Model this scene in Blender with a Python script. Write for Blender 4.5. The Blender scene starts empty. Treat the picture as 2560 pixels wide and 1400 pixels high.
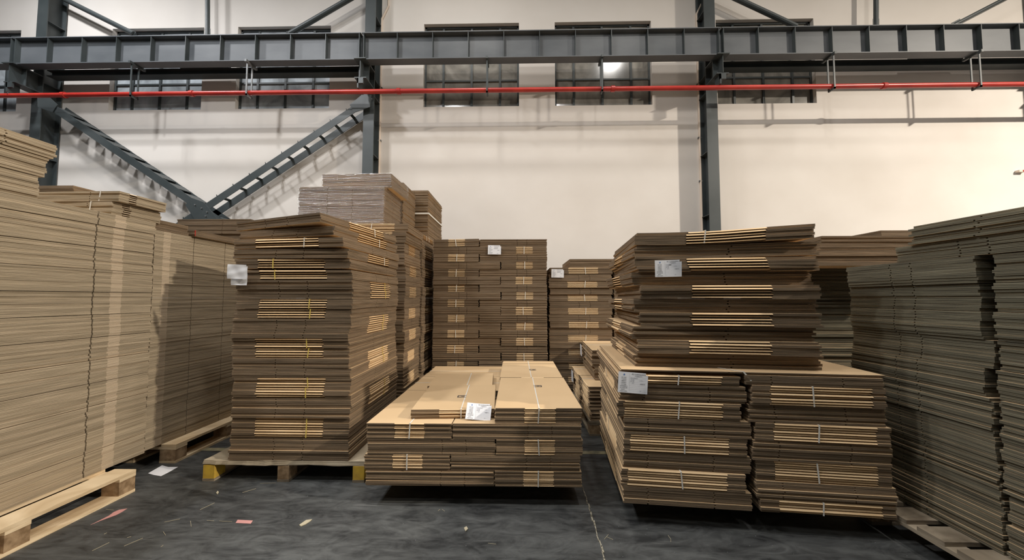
import bpy, math, random
from math import radians as R, sin, cos, atan2, pi
from mathutils import Vector, Matrix
random.seed(7)
S = bpy.context.scene
COL = S.collection

# ------------------------------------------------------------------ camera
F, CAMH = 900.0, 1.3
PITCH = math.atan(45 / F)
YAW = R(1.12)
cd = bpy.data.cameras.new('camera')
cd.sensor_width = 36; cd.lens = F / 2560 * 36; cd.clip_start = .05; cd.clip_end = 100
cam = bpy.data.objects.new('camera', cd)
cam.location = (0, 0, CAMH); cam.rotation_euler = (pi / 2 + PITCH, 0, YAW)
COL.objects.link(cam); S.camera = cam

# ------------------------------------------------------------------ world and lamps
w = bpy.data.worlds.new('world'); S.world = w; w.use_nodes = True
w.node_tree.nodes['Background'].inputs[0].default_value = (.03, .035, .045, 1)
w.node_tree.nodes['Background'].inputs[1].default_value = 1.0
S.view_settings.view_transform = 'Standard'; S.view_settings.look = 'None'
S.view_settings.gamma = 1; S.view_settings.use_curve_mapping = False
S.view_settings.exposure = 0.0
LAMP_H = 8.4
LAMPS = [  # x, y, watts, colour, spread in degrees
    (-8.0, 3.9, 200, (.97, .98, 1), 164), (-5.4, 2.2, 220, (.97, .98, 1), 164), (-1.2, 3.9, 80, (1, .96, .90), 164),
    (2.8, 2.6, 90, (1, .95, .88), 164), (6.0, 3.9, 25, (1, .92, .84), 164),
    (12.8, -1.4, 3500, (1, .90, .77), 178),
    (-6.2, .0, 260, (.98, .99, 1), 168), (-2.4, .2, 70, (1, .98, .95), 168), (1.2, .2, 110, (1, .96, .92), 168),
    (-3.2, -3.6, 50, (.96, 1, .97), 172), (2.6, -3.6, 60, (1, .98, .94), 172),
]

# ------------------------------------------------------------------ pixel rays (used to lay the place out)
_cp, _sp, _cy, _sy = cos(PITCH), sin(PITCH), cos(YAW), sin(YAW)
def ray(px, py):
    x = (px - 1280) / F; y = 1.0; z = -(py - 700) / F
    y, z = y * _cp - z * _sp, y * _sp + z * _cp
    return Vector((x * _cy - y * _sy, x * _sy + y * _cy, z))
def G(px, py, h):
    d = ray(px, py); t = (h - CAMH) / d.z
    return Vector((d.x * t, d.y * t, h))
def V(px, py, Y):
    d = ray(px, py); t = Y / d.y
    return Vector((d.x * t, Y, CAMH + d.z * t))

# ------------------------------------------------------------------ materials
def mat(name, col, rough=.8, metal=0, spec=.5):
    m = bpy.data.materials.new(name); m.use_nodes = True
    b = m.node_tree.nodes['Principled BSDF']
    b.inputs['Base Color'].default_value = (*col, 1); b.inputs['Roughness'].default_value = rough
    b.inputs['Metallic'].default_value = metal; b.inputs['Specular IOR Level'].default_value = spec
    return m
def noisy(m, scale, c1, c2, detail=4, src='Object', bump=0, p0=.35, p1=.65, bdist=.002, objrand=0, base=1, dist=0):
    nt = m.node_tree; N = nt.nodes; L = nt.links; b = N['Principled BSDF']
    if src == 'World':
        g = N.new('ShaderNodeNewGeometry'); vec = g.outputs['Position']
    else:
        g = N.new('ShaderNodeTexCoord'); vec = g.outputs[src]
    mp = N.new('ShaderNodeMapping'); L.new(vec, mp.inputs[0])
    mp.inputs['Scale'].default_value = scale if isinstance(scale, tuple) else (scale,) * 3
    no = N.new('ShaderNodeTexNoise'); no.inputs['Scale'].default_value = base
    no.inputs['Detail'].default_value = detail; no.inputs['Distortion'].default_value = dist
    L.new(mp.outputs[0], no.inputs['Vector'])
    cr = N.new('ShaderNodeValToRGB'); L.new(no.outputs['Fac'], cr.inputs[0])
    cr.color_ramp.elements[0].position = p0; cr.color_ramp.elements[1].position = p1
    cr.color_ramp.elements[0].color = (*c1, 1); cr.color_ramp.elements[1].color = (*c2, 1)
    out = cr.outputs[0]
    if objrand:
        oi = N.new('ShaderNodeObjectInfo'); mr = N.new('ShaderNodeMapRange')
        mr.inputs['To Min'].default_value = 1 - objrand; mr.inputs['To Max'].default_value = 1 + objrand
        L.new(oi.outputs['Random'], mr.inputs[0])
        vm = N.new('ShaderNodeVectorMath'); vm.operation = 'SCALE'
        L.new(out, vm.inputs[0]); L.new(mr.outputs[0], vm.inputs['Scale']); out = vm.outputs[0]
    L.new(out, b.inputs['Base Color'])
    if bump:
        bp = N.new('ShaderNodeBump'); bp.inputs['Strength'].default_value = bump; bp.inputs['Distance'].default_value = bdist
        L.new(no.outputs['Fac'], bp.inputs['Height']); L.new(bp.outputs[0], b.inputs['Normal'])
    return m
M = {}
M['wall'] = noisy(mat('wall_plaster', (.7, .66, .6), .9), (.7, .7, .9), (.71, .66, .605), (.80, .755, .705), 6, 'World', .15, .3, .7)
M['ceil'] = noisy(mat('ceiling_sheet', (.2, .2, .2), .8), 1, (.11, .11, .12), (.17, .17, .17), 3, 'World')
M['shed'] = noisy(mat('dark_cladding', (.1, .1, .1), .8), 1, (.08, .085, .09), (.13, .135, .14), 3, 'World')
M['steel'] = noisy(mat('dark_steel', (.06, .07, .075), .45), (1.5, 1.5, 1.5), (.040, .050, .052), (.066, .077, .079), 5, 'World', .05)
M['steelg'] = noisy(mat('girder_paint', (.1, .11, .13), .5), (1.2, 1.2, 3), (.085, .095, .105), (.125, .135, .145), 5, 'World', .04)
M['red'] = noisy(mat('red_paint', (.6, .03, .02), .35), (3, 3, 3), (.40, .025, .02), (.55, .045, .03), 3, 'World')
M['conduit'] = mat('cream_plastic', (.78, .66, .55), .6)
M['galv'] = noisy(mat('galvanised', (.3, .3, .3), .45, .3), 8, (.16, .17, .17), (.3, .3, .3), 3, 'World')
def kraft_mats(tag, top1, top2, ed1, ed2, lip1, lip2):
    M['top' + tag] = noisy(mat('kraft_face' + tag, top1, .75), (2.5, 2.5, 2.5), top1, top2, 3, 'World', .05, .3, .7, .001, .04)
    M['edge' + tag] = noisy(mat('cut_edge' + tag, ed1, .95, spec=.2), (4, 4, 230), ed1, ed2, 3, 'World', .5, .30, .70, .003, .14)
    M['lip' + tag] = noisy(mat('fold_edge' + tag, lip1, .8, spec=.3), (5, 5, 120), lip1, lip2, 3, 'World', .2, .3, .7, .001, .1)
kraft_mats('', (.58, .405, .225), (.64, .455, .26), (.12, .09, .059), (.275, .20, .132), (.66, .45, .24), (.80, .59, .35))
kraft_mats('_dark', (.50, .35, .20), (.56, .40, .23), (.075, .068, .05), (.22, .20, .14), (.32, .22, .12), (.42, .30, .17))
kraft_mats('_grey', (.42, .32, .21), (.5, .38, .25), (.31, .25, .17), (.56, .455, .32), (.54, .43, .30), (.64, .515, .37))
M['white_strap'] = mat('white_strap', (.78, .76, .70), .4)
M['yellow_tie'] = mat('yellow_tie', (.75, .58, .12), .5)
M['wood'] = noisy(mat('pine', (.6, .45, .27), .75), (3, 3, 30), (.62, .46, .27), (.86, .69, .46), 5, 'World', .3, objrand=.15, dist=1.5)
M['wood_old'] = noisy(mat('weathered_pine', (.3, .24, .16), .85), (4, 4, 30), (.17, .13, .085), (.38, .31, .22), 5, 'World', .4, objrand=.2, dist=1)
M['block'] = noisy(mat('chipwood', (.3, .2, .1), .9), (25, 25, 25), (.24, .15, .075), (.48, .33, .19), 6, 'World', .5)
M['blocky'] = noisy(mat('yellow_paint', (.6, .38, .04), .7), (12, 12, 12), (.50, .30, .05), (.72, .47, .05), 4, 'World', .3)
M['ply'] = noisy(mat('plywood', (.5, .42, .3), .85), (2, 3, 60), (.36, .29, .20), (.60, .51, .37), 5, 'World', .5)
M['paper'] = noisy(mat('white_paper', (.8, .8, .84), .7), 6, (.86, .87, .90), (.93, .93, .96), 2, 'Object')
M['ink'] = mat('black_ink', (.05, .05, .06), .7)
M['inkg'] = mat('grey_ink', (.28, .29, .33), .7)
M['blue'] = mat('blue_ink', (.03, .16, .5), .6)
M['pink'] = mat('pink_tag', (.62, .30, .27), .7)
M['straw'] = mat('straw', (.48, .42, .29), .8)
M['shade'] = mat('lamp_shade', (.2, .2, .2), .4, .8)
# floor
def floor_mat():
    m = mat('dark_concrete', (.05, .055, .055), .55); nt = m.node_tree; N = nt.nodes; L = nt.links; b = N['Principled BSDF']
    g = N.new('ShaderNodeNewGeometry')
    def noise(rot, sc, scale, det, dist=0):
        mp = N.new('ShaderNodeMapping'); mp.inputs['Rotation'].default_value = (0, 0, rot); mp.inputs['Scale'].default_value = sc
        L.new(g.outputs['Position'], mp.inputs[0])
        n = N.new('ShaderNodeTexNoise'); n.inputs['Scale'].default_value = scale; n.inputs['Detail'].default_value = det
        n.inputs['Distortion'].default_value = dist; L.new(mp.outputs[0], n.inputs['Vector']); return n
    n1 = noise(R(-38), (1, 4.5, 1), 1.7, 8, 1.2); n2 = noise(R(-30), (1, 2.2, 1), 4.5, 12, 1.6); n3 = noise(R(-35), (1, 14, 1), 2.2, 3, .4)
    cr = N.new('ShaderNodeValToRGB'); e = cr.color_ramp.elements
    e[0].position = .40; e[0].color = (.022, .023, .023, 1); e[1].position = .60; e[1].color = (.092, .095, .092, 1)
    mx = N.new('ShaderNodeMath'); mx.operation = 'ADD'; L.new(n1.outputs[0], mx.inputs[0]); L.new(n2.outputs[0], mx.inputs[1])
    hf = N.new('ShaderNodeMath'); hf.operation = 'MULTIPLY'; hf.inputs[1].default_value = .5; n2.inputs['Roughness'].default_value = .68; n1.inputs['Roughness'].default_value = .6; L.new(mx.outputs[0], hf.inputs[0])
    L.new(hf.outputs[0], cr.inputs[0])
    sc = N.new('ShaderNodeValToRGB'); s = sc.color_ramp.elements
    s[0].position = .66; s[0].color = (0, 0, 0, 1); s[1].position = .74; s[1].color = (1, 1, 1, 1); L.new(n3.outputs[0], sc.inputs[0])
    mix = N.new('ShaderNodeMix'); mix.data_type = 'RGBA'; mix.blend_type = 'MIX'
    mf = N.new('ShaderNodeMath'); mf.operation = 'MULTIPLY'; mf.inputs[1].default_value = .35; L.new(sc.outputs[0], mf.inputs[0])
    L.new(mf.outputs[0], mix.inputs[0]); L.new(cr.outputs[0], mix.inputs[6]); mix.inputs[7].default_value = (.24, .24, .225, 1)
    L.new(mix.outputs[2], b.inputs['Base Color'])
    rr = N.new('ShaderNodeMapRange'); rr.inputs['To Min'].default_value = .42; rr.inputs['To Max'].default_value = .7
    L.new(n2.outputs[0], rr.inputs[0]); L.new(rr.outputs[0], b.inputs['Roughness'])
    bp = N.new('ShaderNodeBump'); bp.inputs['Strength'].default_value = .35; bp.inputs['Distance'].default_value = .008
    L.new(n1.outputs[0], bp.inputs['Height']); L.new(bp.outputs[0], b.inputs['Normal'])
    return m
M['floor'] = floor_mat()
def glass_mat(name, tint, refl):
    m = bpy.data.materials.new(name); m.use_nodes = True; nt = m.node_tree; N = nt.nodes; L = nt.links
    N.remove(N['Principled BSDF']); out = N['Material Output']
    gl = N.new('ShaderNodeBsdfGlossy'); gl.inputs['Roughness'].default_value = .14; gl.inputs['Color'].default_value = (.9, .92, .95, 1)
    tr = N.new('ShaderNodeBsdfTransparent'); tr.inputs['Color'].default_value = (.5, .5, .5, 1)
    df = N.new('ShaderNodeBsdfDiffuse')
    g = N.new('ShaderNodeNewGeometry'); no = N.new('ShaderNodeTexNoise'); no.inputs['Scale'].default_value = 1.6; no.inputs['Detail'].default_value = 7
    no.inputs['Distortion'].default_value = 1.5
    L.new(g.outputs['Position'], no.inputs['Vector'])
    cr = N.new('ShaderNodeValToRGB'); cr.color_ramp.elements[0].position = .35; cr.color_ramp.elements[1].position = .7
    cr.color_ramp.elements[0].color = (*[c * .6 for c in tint], 1); cr.color_ramp.elements[1].color = (*[c * 1.3 for c in tint], 1)
    L.new(no.outputs[0], cr.inputs[0]); L.new(cr.outputs[0], df.inputs['Color'])
    m1 = N.new('ShaderNodeMixShader'); m1.inputs[0].default_value = .8; L.new(tr.outputs[0], m1.inputs[1]); L.new(df.outputs[0], m1.inputs[2])
    m2 = N.new('ShaderNodeMixShader'); m2.inputs[0].default_value = refl; L.new(m1.outputs[0], m2.inputs[1]); L.new(gl.outputs[0], m2.inputs[2])
    L.new(m2.outputs[0], out.inputs[0]); return m
M['glass'] = glass_mat('dusty_glass_reflection', (.36, .34, .30), .07)  # dust and the panes' dull grey reflections painted into one diffuse tint
M['glass_cool'] = glass_mat('dusty_glass_cool_reflection', (.62, .68, .72), .12)  # left windows' brighter bluish reflections painted into the tint, over the dust
def film_mat():
    m = bpy.data.materials.new('stretch_film'); m.use_nodes = True; nt = m.node_tree; N = nt.nodes; L = nt.links
    N.remove(N['Principled BSDF']); out = N['Material Output']
    gl = N.new('ShaderNodeBsdfGlossy'); gl.inputs['Roughness'].default_value = .18; tr = N.new('ShaderNodeBsdfTransparent')
    g = N.new('ShaderNodeNewGeometry'); mp = N.new('ShaderNodeMapping'); mp.inputs['Scale'].default_value = (9, 9, 60)
    L.new(g.outputs['Position'], mp.inputs[0]); no = N.new('ShaderNodeTexNoise'); no.inputs['Scale'].default_value = 1; no.inputs['Detail'].default_value = 5
    L.new(mp.outputs[0], no.inputs['Vector'])
    bp = N.new('ShaderNodeBump'); bp.inputs['Strength'].default_value = 1; bp.inputs['Distance'].default_value = .03; L.new(no.outputs[0], bp.inputs['Height'])
    L.new(bp.outputs[0], gl.inputs['Normal'])
    mx = N.new('ShaderNodeMixShader'); mx.inputs[0].default_value = .14; L.new(tr.outputs[0], mx.inputs[1]); L.new(gl.outputs[0], mx.inputs[2])
    L.new(mx.outputs[0], out.inputs[0]); return m
M['film'] = film_mat()
def emis(name, col, s):
    m = bpy.data.materials.new(name); m.use_nodes = True; b = m.node_tree.nodes['Principled BSDF']
    b.inputs['Emission Color'].default_value = (*col, 1); b.inputs['Emission Strength'].default_value = s; return m
M['lens'] = emis('lamp_lens', (1, .95, .85), 5)

# ------------------------------------------------------------------ mesh helpers
class MB:
    def __init__(s): s.v = []; s.f = []; s.m = []
    def box(s, x0, y0, z0, x1, y1, z1, mi=0, T=None):
        n = len(s.v)
        P = [(x0, y0, z0), (x1, y0, z0), (x1, y1, z0), (x0, y1, z0), (x0, y0, z1), (x1, y0, z1), (x1, y1, z1), (x0, y1, z1)]
        s.v += [tuple(T @ Vector(p)) for p in P] if T else P
        for q in ((0, 3, 2, 1), (4, 5, 6, 7), (0, 1, 5, 4), (1, 2, 6, 5), (2, 3, 7, 6), (3, 0, 4, 7)):
            s.f.append(tuple(n + i for i in q)); s.m.append(mi)
        return s
    def bar(s, p, q, wd, th, up=Vector((0, 1, 0)), mi=0):
        p = Vector(p); q = Vector(q); x = (q - p); L_ = x.length; x.normalize()
        z = x.cross(up).normalized(); y = z.cross(x).normalized()
        T = Matrix((x, y, z)).transposed().to_4x4(); T.translation = p
        return s.box(0, -th / 2, -wd / 2, L_, th / 2, wd / 2, mi, T)
    def tube(s, p, q, r, n=12, mi=0, cap=True):
        p = Vector(p); q = Vector(q); x = (q - p).normalized()
        a = x.orthogonal().normalized(); b = x.cross(a); k = len(s.v)
        for c in (p, q):
            for i in range(n):
                t = 2 * pi * i / n; s.v.append(tuple(c + (a * cos(t) + b * sin(t)) * r))
        for i in range(n):
            j = (i + 1) % n; s.f.append((k + i, k + j, k + n + j, k + n + i)); s.m.append(mi)
        if cap:
            s.f.append(tuple(k + i for i in reversed(range(n)))); s.m.append(mi)
            s.f.append(tuple(k + n + i for i in range(n))); s.m.append(mi)
        return s
    def prism(s, pts, z0, z1, mats_=None, capm=0, bend=None, pts2=None):
        n = len(s.v); k = len(pts)
        for z, pp in ((z0, pts), (z1, pts2 or pts)):
            for (x, y) in pp:
                s.v.append((x, y, z + (bend(x, y) if bend else 0)))
        s.f.append(tuple(n + i for i in reversed(range(k)))); s.m.append(capm)
        s.f.append(tuple(n + k + i for i in range(k))); s.m.append(capm)
        for i in range(k):
            j = (i + 1) % k; s.f.append((n + i, n + j, n + k + j, n + k + i)); s.m.append(mats_[i] if mats_ else capm)
        return s
    def mesh(s, name, mats_, smooth=False):
        me = bpy.data.meshes.new(name); me.from_pydata(s.v, [], s.f)
        for m_ in mats_: me.materials.append(m_)
        me.polygons.foreach_set('material_index', s.m)
        if smooth: me.polygons.foreach_set('use_smooth', [True] * len(s.f))
        me.update(); return me
    def obj(s, name, mats_, parent=None, loc=(0, 0, 0), rz=0, smooth=False):
        return link(name, s.mesh(name, mats_ if isinstance(mats_, list) else [mats_], smooth), parent, loc, rz)
def link(name, me, parent=None, loc=(0, 0, 0), rz=0, rx=0, ry=0):
    o = bpy.data.objects.new(name, me); o.location = loc; o.rotation_euler = (rx, ry, rz)
    COL.objects.link(o)
    if parent: o.parent = parent
    return o
def thing(name, label, cat, loc=(0, 0, 0), rz=0, group=None):
    o = link(name, None, None, loc, rz); o.empty_display_size = .1
    o['label'] = label; o['category'] = cat
    if group: o['group'] = group
    return o
def tag(o, label, cat, group=None):
    o['label'] = label; o['category'] = cat
    if group: o['group'] = group
    return o

# ------------------------------------------------------------------ carton sheets
def outline(w_, d_, feats, sub=0):
    """feats: (side, centre u0, u1, depth, mat) ; returns points and the material of the edge that starts there"""
    pts, ms = [], []
    C = {'F': ((-w_ / 2, -d_ / 2), (1, 0), (0, 1), w_), 'R': ((w_ / 2, -d_ / 2), (0, 1), (-1, 0), d_),
         'B': ((w_ / 2, d_ / 2), (-1, 0), (0, -1), w_), 'L': ((-w_ / 2, d_ / 2), (0, -1), (1, 0), d_)}
    for sd in 'FRBL':
        (cx, cy), (dx, dy), (ix, iy), Ln = C[sd]
        ev = []
        for (s_, u0, u1, dep, mi) in feats:
            if s_ != sd: continue
            a, b = u0 + Ln / 2, u1 + Ln / 2
            if sd in 'BL': a, b = Ln / 2 - u1, Ln / 2 - u0
            ev.append((a, b, dep, mi))
        ev.sort()
        seq = [(0, 0, 0)]
        for (a, b, dep, mi) in ev:
            if dep == 0: seq += [(a, 0, mi), (b, 0, 0)]
            else: seq += [(a, 0, 0), (a, dep, mi), (b, dep, 0), (b, 0, 0)]
        if sub:
            out = []
            full = seq + [(Ln, 0, 0)]
            for i in range(len(seq)):
                u, dp, mi = full[i]; u2, dp2, _ = full[i + 1]
                k = max(1, int(abs(u2 - u) / (Ln / sub)))
                for j in range(k): out.append((u + (u2 - u) * j / k, dp + (dp2 - dp) * j / k, mi))
            seq = out
        for (u, dp, mi) in seq:
            pts.append((cx + dx * u + ix * dp, cy + dy * u + iy * dp)); ms.append(mi)
    return pts, ms
# material slots: 0 top, 1 cut edge, 2 fold edge
def add_sheet(mb, w_, d_, t, feats, z=0, ox=0, oy=0, bend=None, sub=0):
    """one folded carton: two plies; lips show the fold of one ply and a gap below it"""
    gap = .07 * t; p1 = (t - 2 * gap) * .42; ply = (t - 2 * gap) * .58
    lo = [(s_, u0, u1, (.035 if mi == 2 else dep), (2 if mi == 3 else 1)) for (s_, u0, u1, dep, mi) in feats]
    up_ = [f for f in feats if f[4] != 5]
    ta = [(s_, u0, u1, (-.0022 if mi == 2 else dep), (2 if mi >= 2 else 1)) for (s_, u0, u1, dep, mi) in up_]
    tb_ = [(s_, u0, u1, (ply * .8 if mi == 2 else dep), (2 if mi >= 2 else 1)) for (s_, u0, u1, dep, mi) in up_]
    for A_, B_, z0, hh in ((lo, lo, z, p1), (ta, tb_, z + p1 + gap, ply)):
        pts, ms = outline(w_, d_, A_, sub); p2, _ = outline(w_, d_, B_, sub)
        ms = [1 if m_ == 0 else m_ for m_ in ms]
        mb.prism([(x + ox, y + oy) for x, y in pts], z0, z0 + hh, ms, 0, bend, [(x + ox, y + oy) for x, y in p2])
def lip(s_, a, b): return (s_, a, b, 0, 2)
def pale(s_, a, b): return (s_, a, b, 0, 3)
def slot(s_, u, dep=.05, wd=.008): return (s_, u - wd / 2, u + wd / 2, dep, 5)
def cut(s_, u, dep=.09, wd=.006): return (s_, u - wd / 2, u + wd / 2, dep, 1)
_cache = {}
def sheet(w_, d_, t, feats, tone='', bend=None, key=None, sub=0):
    k = (round(w_, 3), round(d_, 3), round(t, 4), tuple(feats), tone, key)
    if k not in _cache:
        mb = MB(); add_sheet(mb, w_, d_, t, feats, 0, 0, 0, bend, sub)
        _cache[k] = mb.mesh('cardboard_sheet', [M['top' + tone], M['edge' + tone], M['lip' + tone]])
    return _cache[k]
def block_mesh(w_, d_, t, n, feats, tone='', var=0, jit=.003):
    k = ('blk', round(w_, 3), round(d_, 3), round(t, 4), n, tuple(feats), tone, var)
    if k not in _cache:
        mb = MB(); rnd = random.Random(hash((n, var)) & 0xffff)
        for i in range(n):
            add_sheet(mb, w_, d_, t, feats, i * t, rnd.uniform(-jit, jit), rnd.uniform(-jit, jit))
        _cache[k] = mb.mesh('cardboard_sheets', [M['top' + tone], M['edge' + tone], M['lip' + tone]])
    return _cache[k]
def strap_mesh(w_, d_, h, axis, wd=.007, th=.0016, lean=0, key='', wave=0):
    """ring of strap around a bundle: axis 'y' runs front-back over the top, 'x' runs left-right"""
    k = ('st', round(w_, 3), round(d_, 3), round(h, 3), axis, wd, lean)
    if k not in _cache:
        mb = MB(); Ld = d_ if axis == 'y' else w_
        e = .0045
        P = [(-Ld / 2 - e, .001), (-Ld / 2 - e, h + .0004), (Ld / 2 + e, h + .0004), (Ld / 2 + e, .001)]
        for i in range(3):
            (a, za), (b, zb) = P[i], P[i + 1]
            la, lb = (0, lean) if i == 0 else ((lean, lean) if i == 1 else (lean, 0))
            if axis == 'y': p, q, up = (la, a, za), (lb, b, zb), Vector((1, 0, 0))
            else: p, q, up = (a, la, za), (b, lb, zb), Vector((0, 1, 0))
            mb.bar(p, q, th, wd, up)
        _cache[k] = mb
    return _cache[k]
ORD = ['topmost', 'second from top', 'third from top', 'fourth from top', 'fifth from top', 'sixth from top', 'seventh from top',
       'eighth from top', 'ninth from top', 'tenth from top', 'eleventh from top', 'twelfth from top', 'thirteenth from top',
       'fourteenth from top', 'fifteenth from top', 'sixteenth from top', 'seventeenth from top', 'eighteenth from top',
       'nineteenth from top', 'twentieth from top', 'twenty-first from top', 'twenty-second from top', 'twenty-third from top',
       'twenty-fourth from top', 'twenty-fifth from top', 'twenty-sixth from top', 'twenty-seventh from top', 'twenty-eighth from top']
def bundle(label, group, x, y, z, rz, w_, d_, t, n, feats, tone='', strap=None, joined=False, jit=.003, jr=.15,
           tilt=(0, 0), bend=None, key=None, sub=0, fan=0, drift=(0, 0)):
    """a tied pack of n flat cartons. strap = (axis, offset, material, lean)"""
    r = thing('cardboard_bundle', label, 'cardboard', (x, y, z), rz, group)
    r.rotation_euler = (tilt[0], tilt[1], rz)
    if joined:
        b = link('cardboard_sheets', block_mesh(w_, d_, t, n, feats, tone, random.randint(0, 2), jit), r); b['kind'] = 'stuff'
    else:
        me = sheet(w_, d_, t, feats, tone, bend, key, sub)
        for i in range(n):
            link('cardboard_sheet', me, r, (random.uniform(-jit, jit) + drift[0] * i, random.uniform(-jit, jit) + drift[1] * i, i * t),
                 R(random.uniform(-jr, jr)), 0, R(-fan * i))
    for st in (strap or []):
        ax, off, mn, lean = st
        k = strap_mesh(w_, d_, n * t, ax, .006 if mn == 'yellow_tie' else .007, .0018, lean)
        me = k.mesh('strap', [M[mn]]); s_ = link('strap', me, r, (off, 0, 0) if ax == 'y' else (0, off, 0))
    return r

# ------------------------------------------------------------------ SETTING
WY = 6.5
mb = MB(); mb.box(-16, -9, -.3, 16, WY + .4, 0)
o = mb.obj('floor', M['floor']); o['kind'] = 'structure'
# wall with window openings
WINS = [(-270, 53, 80, 282, 1), (275, 506, 68, 277, 1), (590, 825, 63, 272, 1), (1057, 1298, 55, 266, 0), (1386, 1629, 50, 264, 0), (1790, 2038, 47, 261, 0)]
wr = []
for (a, b, t_, b_, cool) in WINS:
    c = V((a + b) / 2, (t_ + b_) / 2, WY)
    p = V(a, b_, WY); q = V(b, t_, WY)
    wr.append([p.x, q.x, p.z, q.z, cool])
zz0 = sum(a[2] for a in wr) / 6; zz1 = sum(a[3] for a in wr) / 6
for a in wr: a[2] = zz0; a[3] = zz1
print('window z', zz0, zz1)
cx = sum((a[1] - a[0]) for a in wr[1:]) / 5
for a in wr[1:]:
    m_ = (a[0] + a[1]) / 2; a[0] = m_ - cx / 2; a[1] = m_ + cx / 2
wr[0][0] = wr[0][1] - cx
gap_ = wr[5][0] - wr[4][1]
ZT = 9.2
xs = [-16] + sorted([v for a in wr for v in a[:2]]) + [16]
mb = MB()
mb.box(-16, WY, 0, 16, WY + .3, wr[0][2]); mb.box(-16, WY, wr[0][3], 16, WY + .3, ZT)
for i in range(0, len(xs) - 1, 2): mb.box(xs[i], WY, wr[0][2], xs[i + 1], WY + .3, wr[0][3])
o = mb.obj('wall_back', M['wall']); o['kind'] = 'structure'
for nm, bx in (('wall_left', (-16.3, -9, 0, -16, WY + .3, ZT)), ('wall_right', (16, -9, 0, 16.3, WY + .3, ZT)), ('wall_front', (-16, -9.3, 0, 16, -9, ZT))):
    o = MB().box(*bx).obj(nm, M['shed']); o['kind'] = 'structure'
o = MB().box(-16.3, -9.3, ZT, 16.3, WY + .3, ZT + .2).obj('ceiling', M['ceil']); o['kind'] = 'structure'
for i, (x0, x1, z0, z1, cool) in enumerate(wr):
    wn = link('window_%d' % (i + 1), None, None, ((x0 + x1) / 2, WY + .08, z0)); wn['kind'] = 'structure'
    W_, H_ = x1 - x0, z1 - z0; fw = .035; fd = .05
    fr = MB()
    fr.box(-W_ / 2, 0, 0, W_ / 2, fd, fw).box(-W_ / 2, 0, H_ - fw, W_ / 2, fd, H_).box(-W_ / 2, 0, 0, -W_ / 2 + fw, fd, H_).box(W_ / 2 - fw, 0, 0, W_ / 2, fd, H_)
    fr.obj('window_frame', M['steel'], wn)
    us = [-W_ / 2 + fw, -W_ / 2 + .2 * W_, 0, W_ / 2 - .2 * W_, W_ / 2 - fw]
    vs = [fw, .34 * H_, .86 * H_, H_ - fw]
    for u in us[1:-1]: MB().box(u - .02, 0, fw, u + .02, fd, H_ - fw).obj('mullion', M['steel'], wn)
    for v_ in vs[1:-1]: MB().box(-W_ / 2 + fw, .004, v_ - .015, W_ / 2 - fw, fd - .004, v_ + .015).obj('glazing_bar', M['steel'], wn)
    for a in range(4):
        for b in range(3):
            pn = MB().box(us[a], .022, vs[b], us[a + 1], .028, vs[b + 1]).obj('pane', M['glass_cool' if cool else 'glass'], wn)
            pn.rotation_euler = (R(random.uniform(-.3, .3)), 0, R(random.uniform(-.3, .3)))
# floor marking lines
lw = G(1500, 1132, 0).y
MLINE = noisy(mat('worn_floor_line', (.3, .27, .16), .7), 14, (.16, .15, .10), (.34, .30, .18), 5, 'World')
o = MB().box(-3.4, lw - .03, .0005, 2.2, lw + .03, .0025).obj('trim_1', MLINE); o['kind'] = 'structure'
a = G(1456, 1215, 0); b = G(1512, 1400, 0); b2 = b + (b - a) * .6
mj = MB(); n_ = 26
for i in range(n_):
    p = a.lerp(b2, i / n_); q = a.lerp(b2, (i + 1.15) / n_)
    p.x += random.uniform(-.004, .004); q.x += random.uniform(-.004, .004); p.z = q.z = .0025
    mj.bar(p, q, .004, random.uniform(.004, .010), Vector((1, 0, 0)))
o = mj.obj('trim_2', noisy(mat('joint_filler', (.3, .27, .2), .9), 40, (.16, .14, .10), (.42, .38, .29), 4, 'World')); o['kind'] = 'structure'

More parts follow.
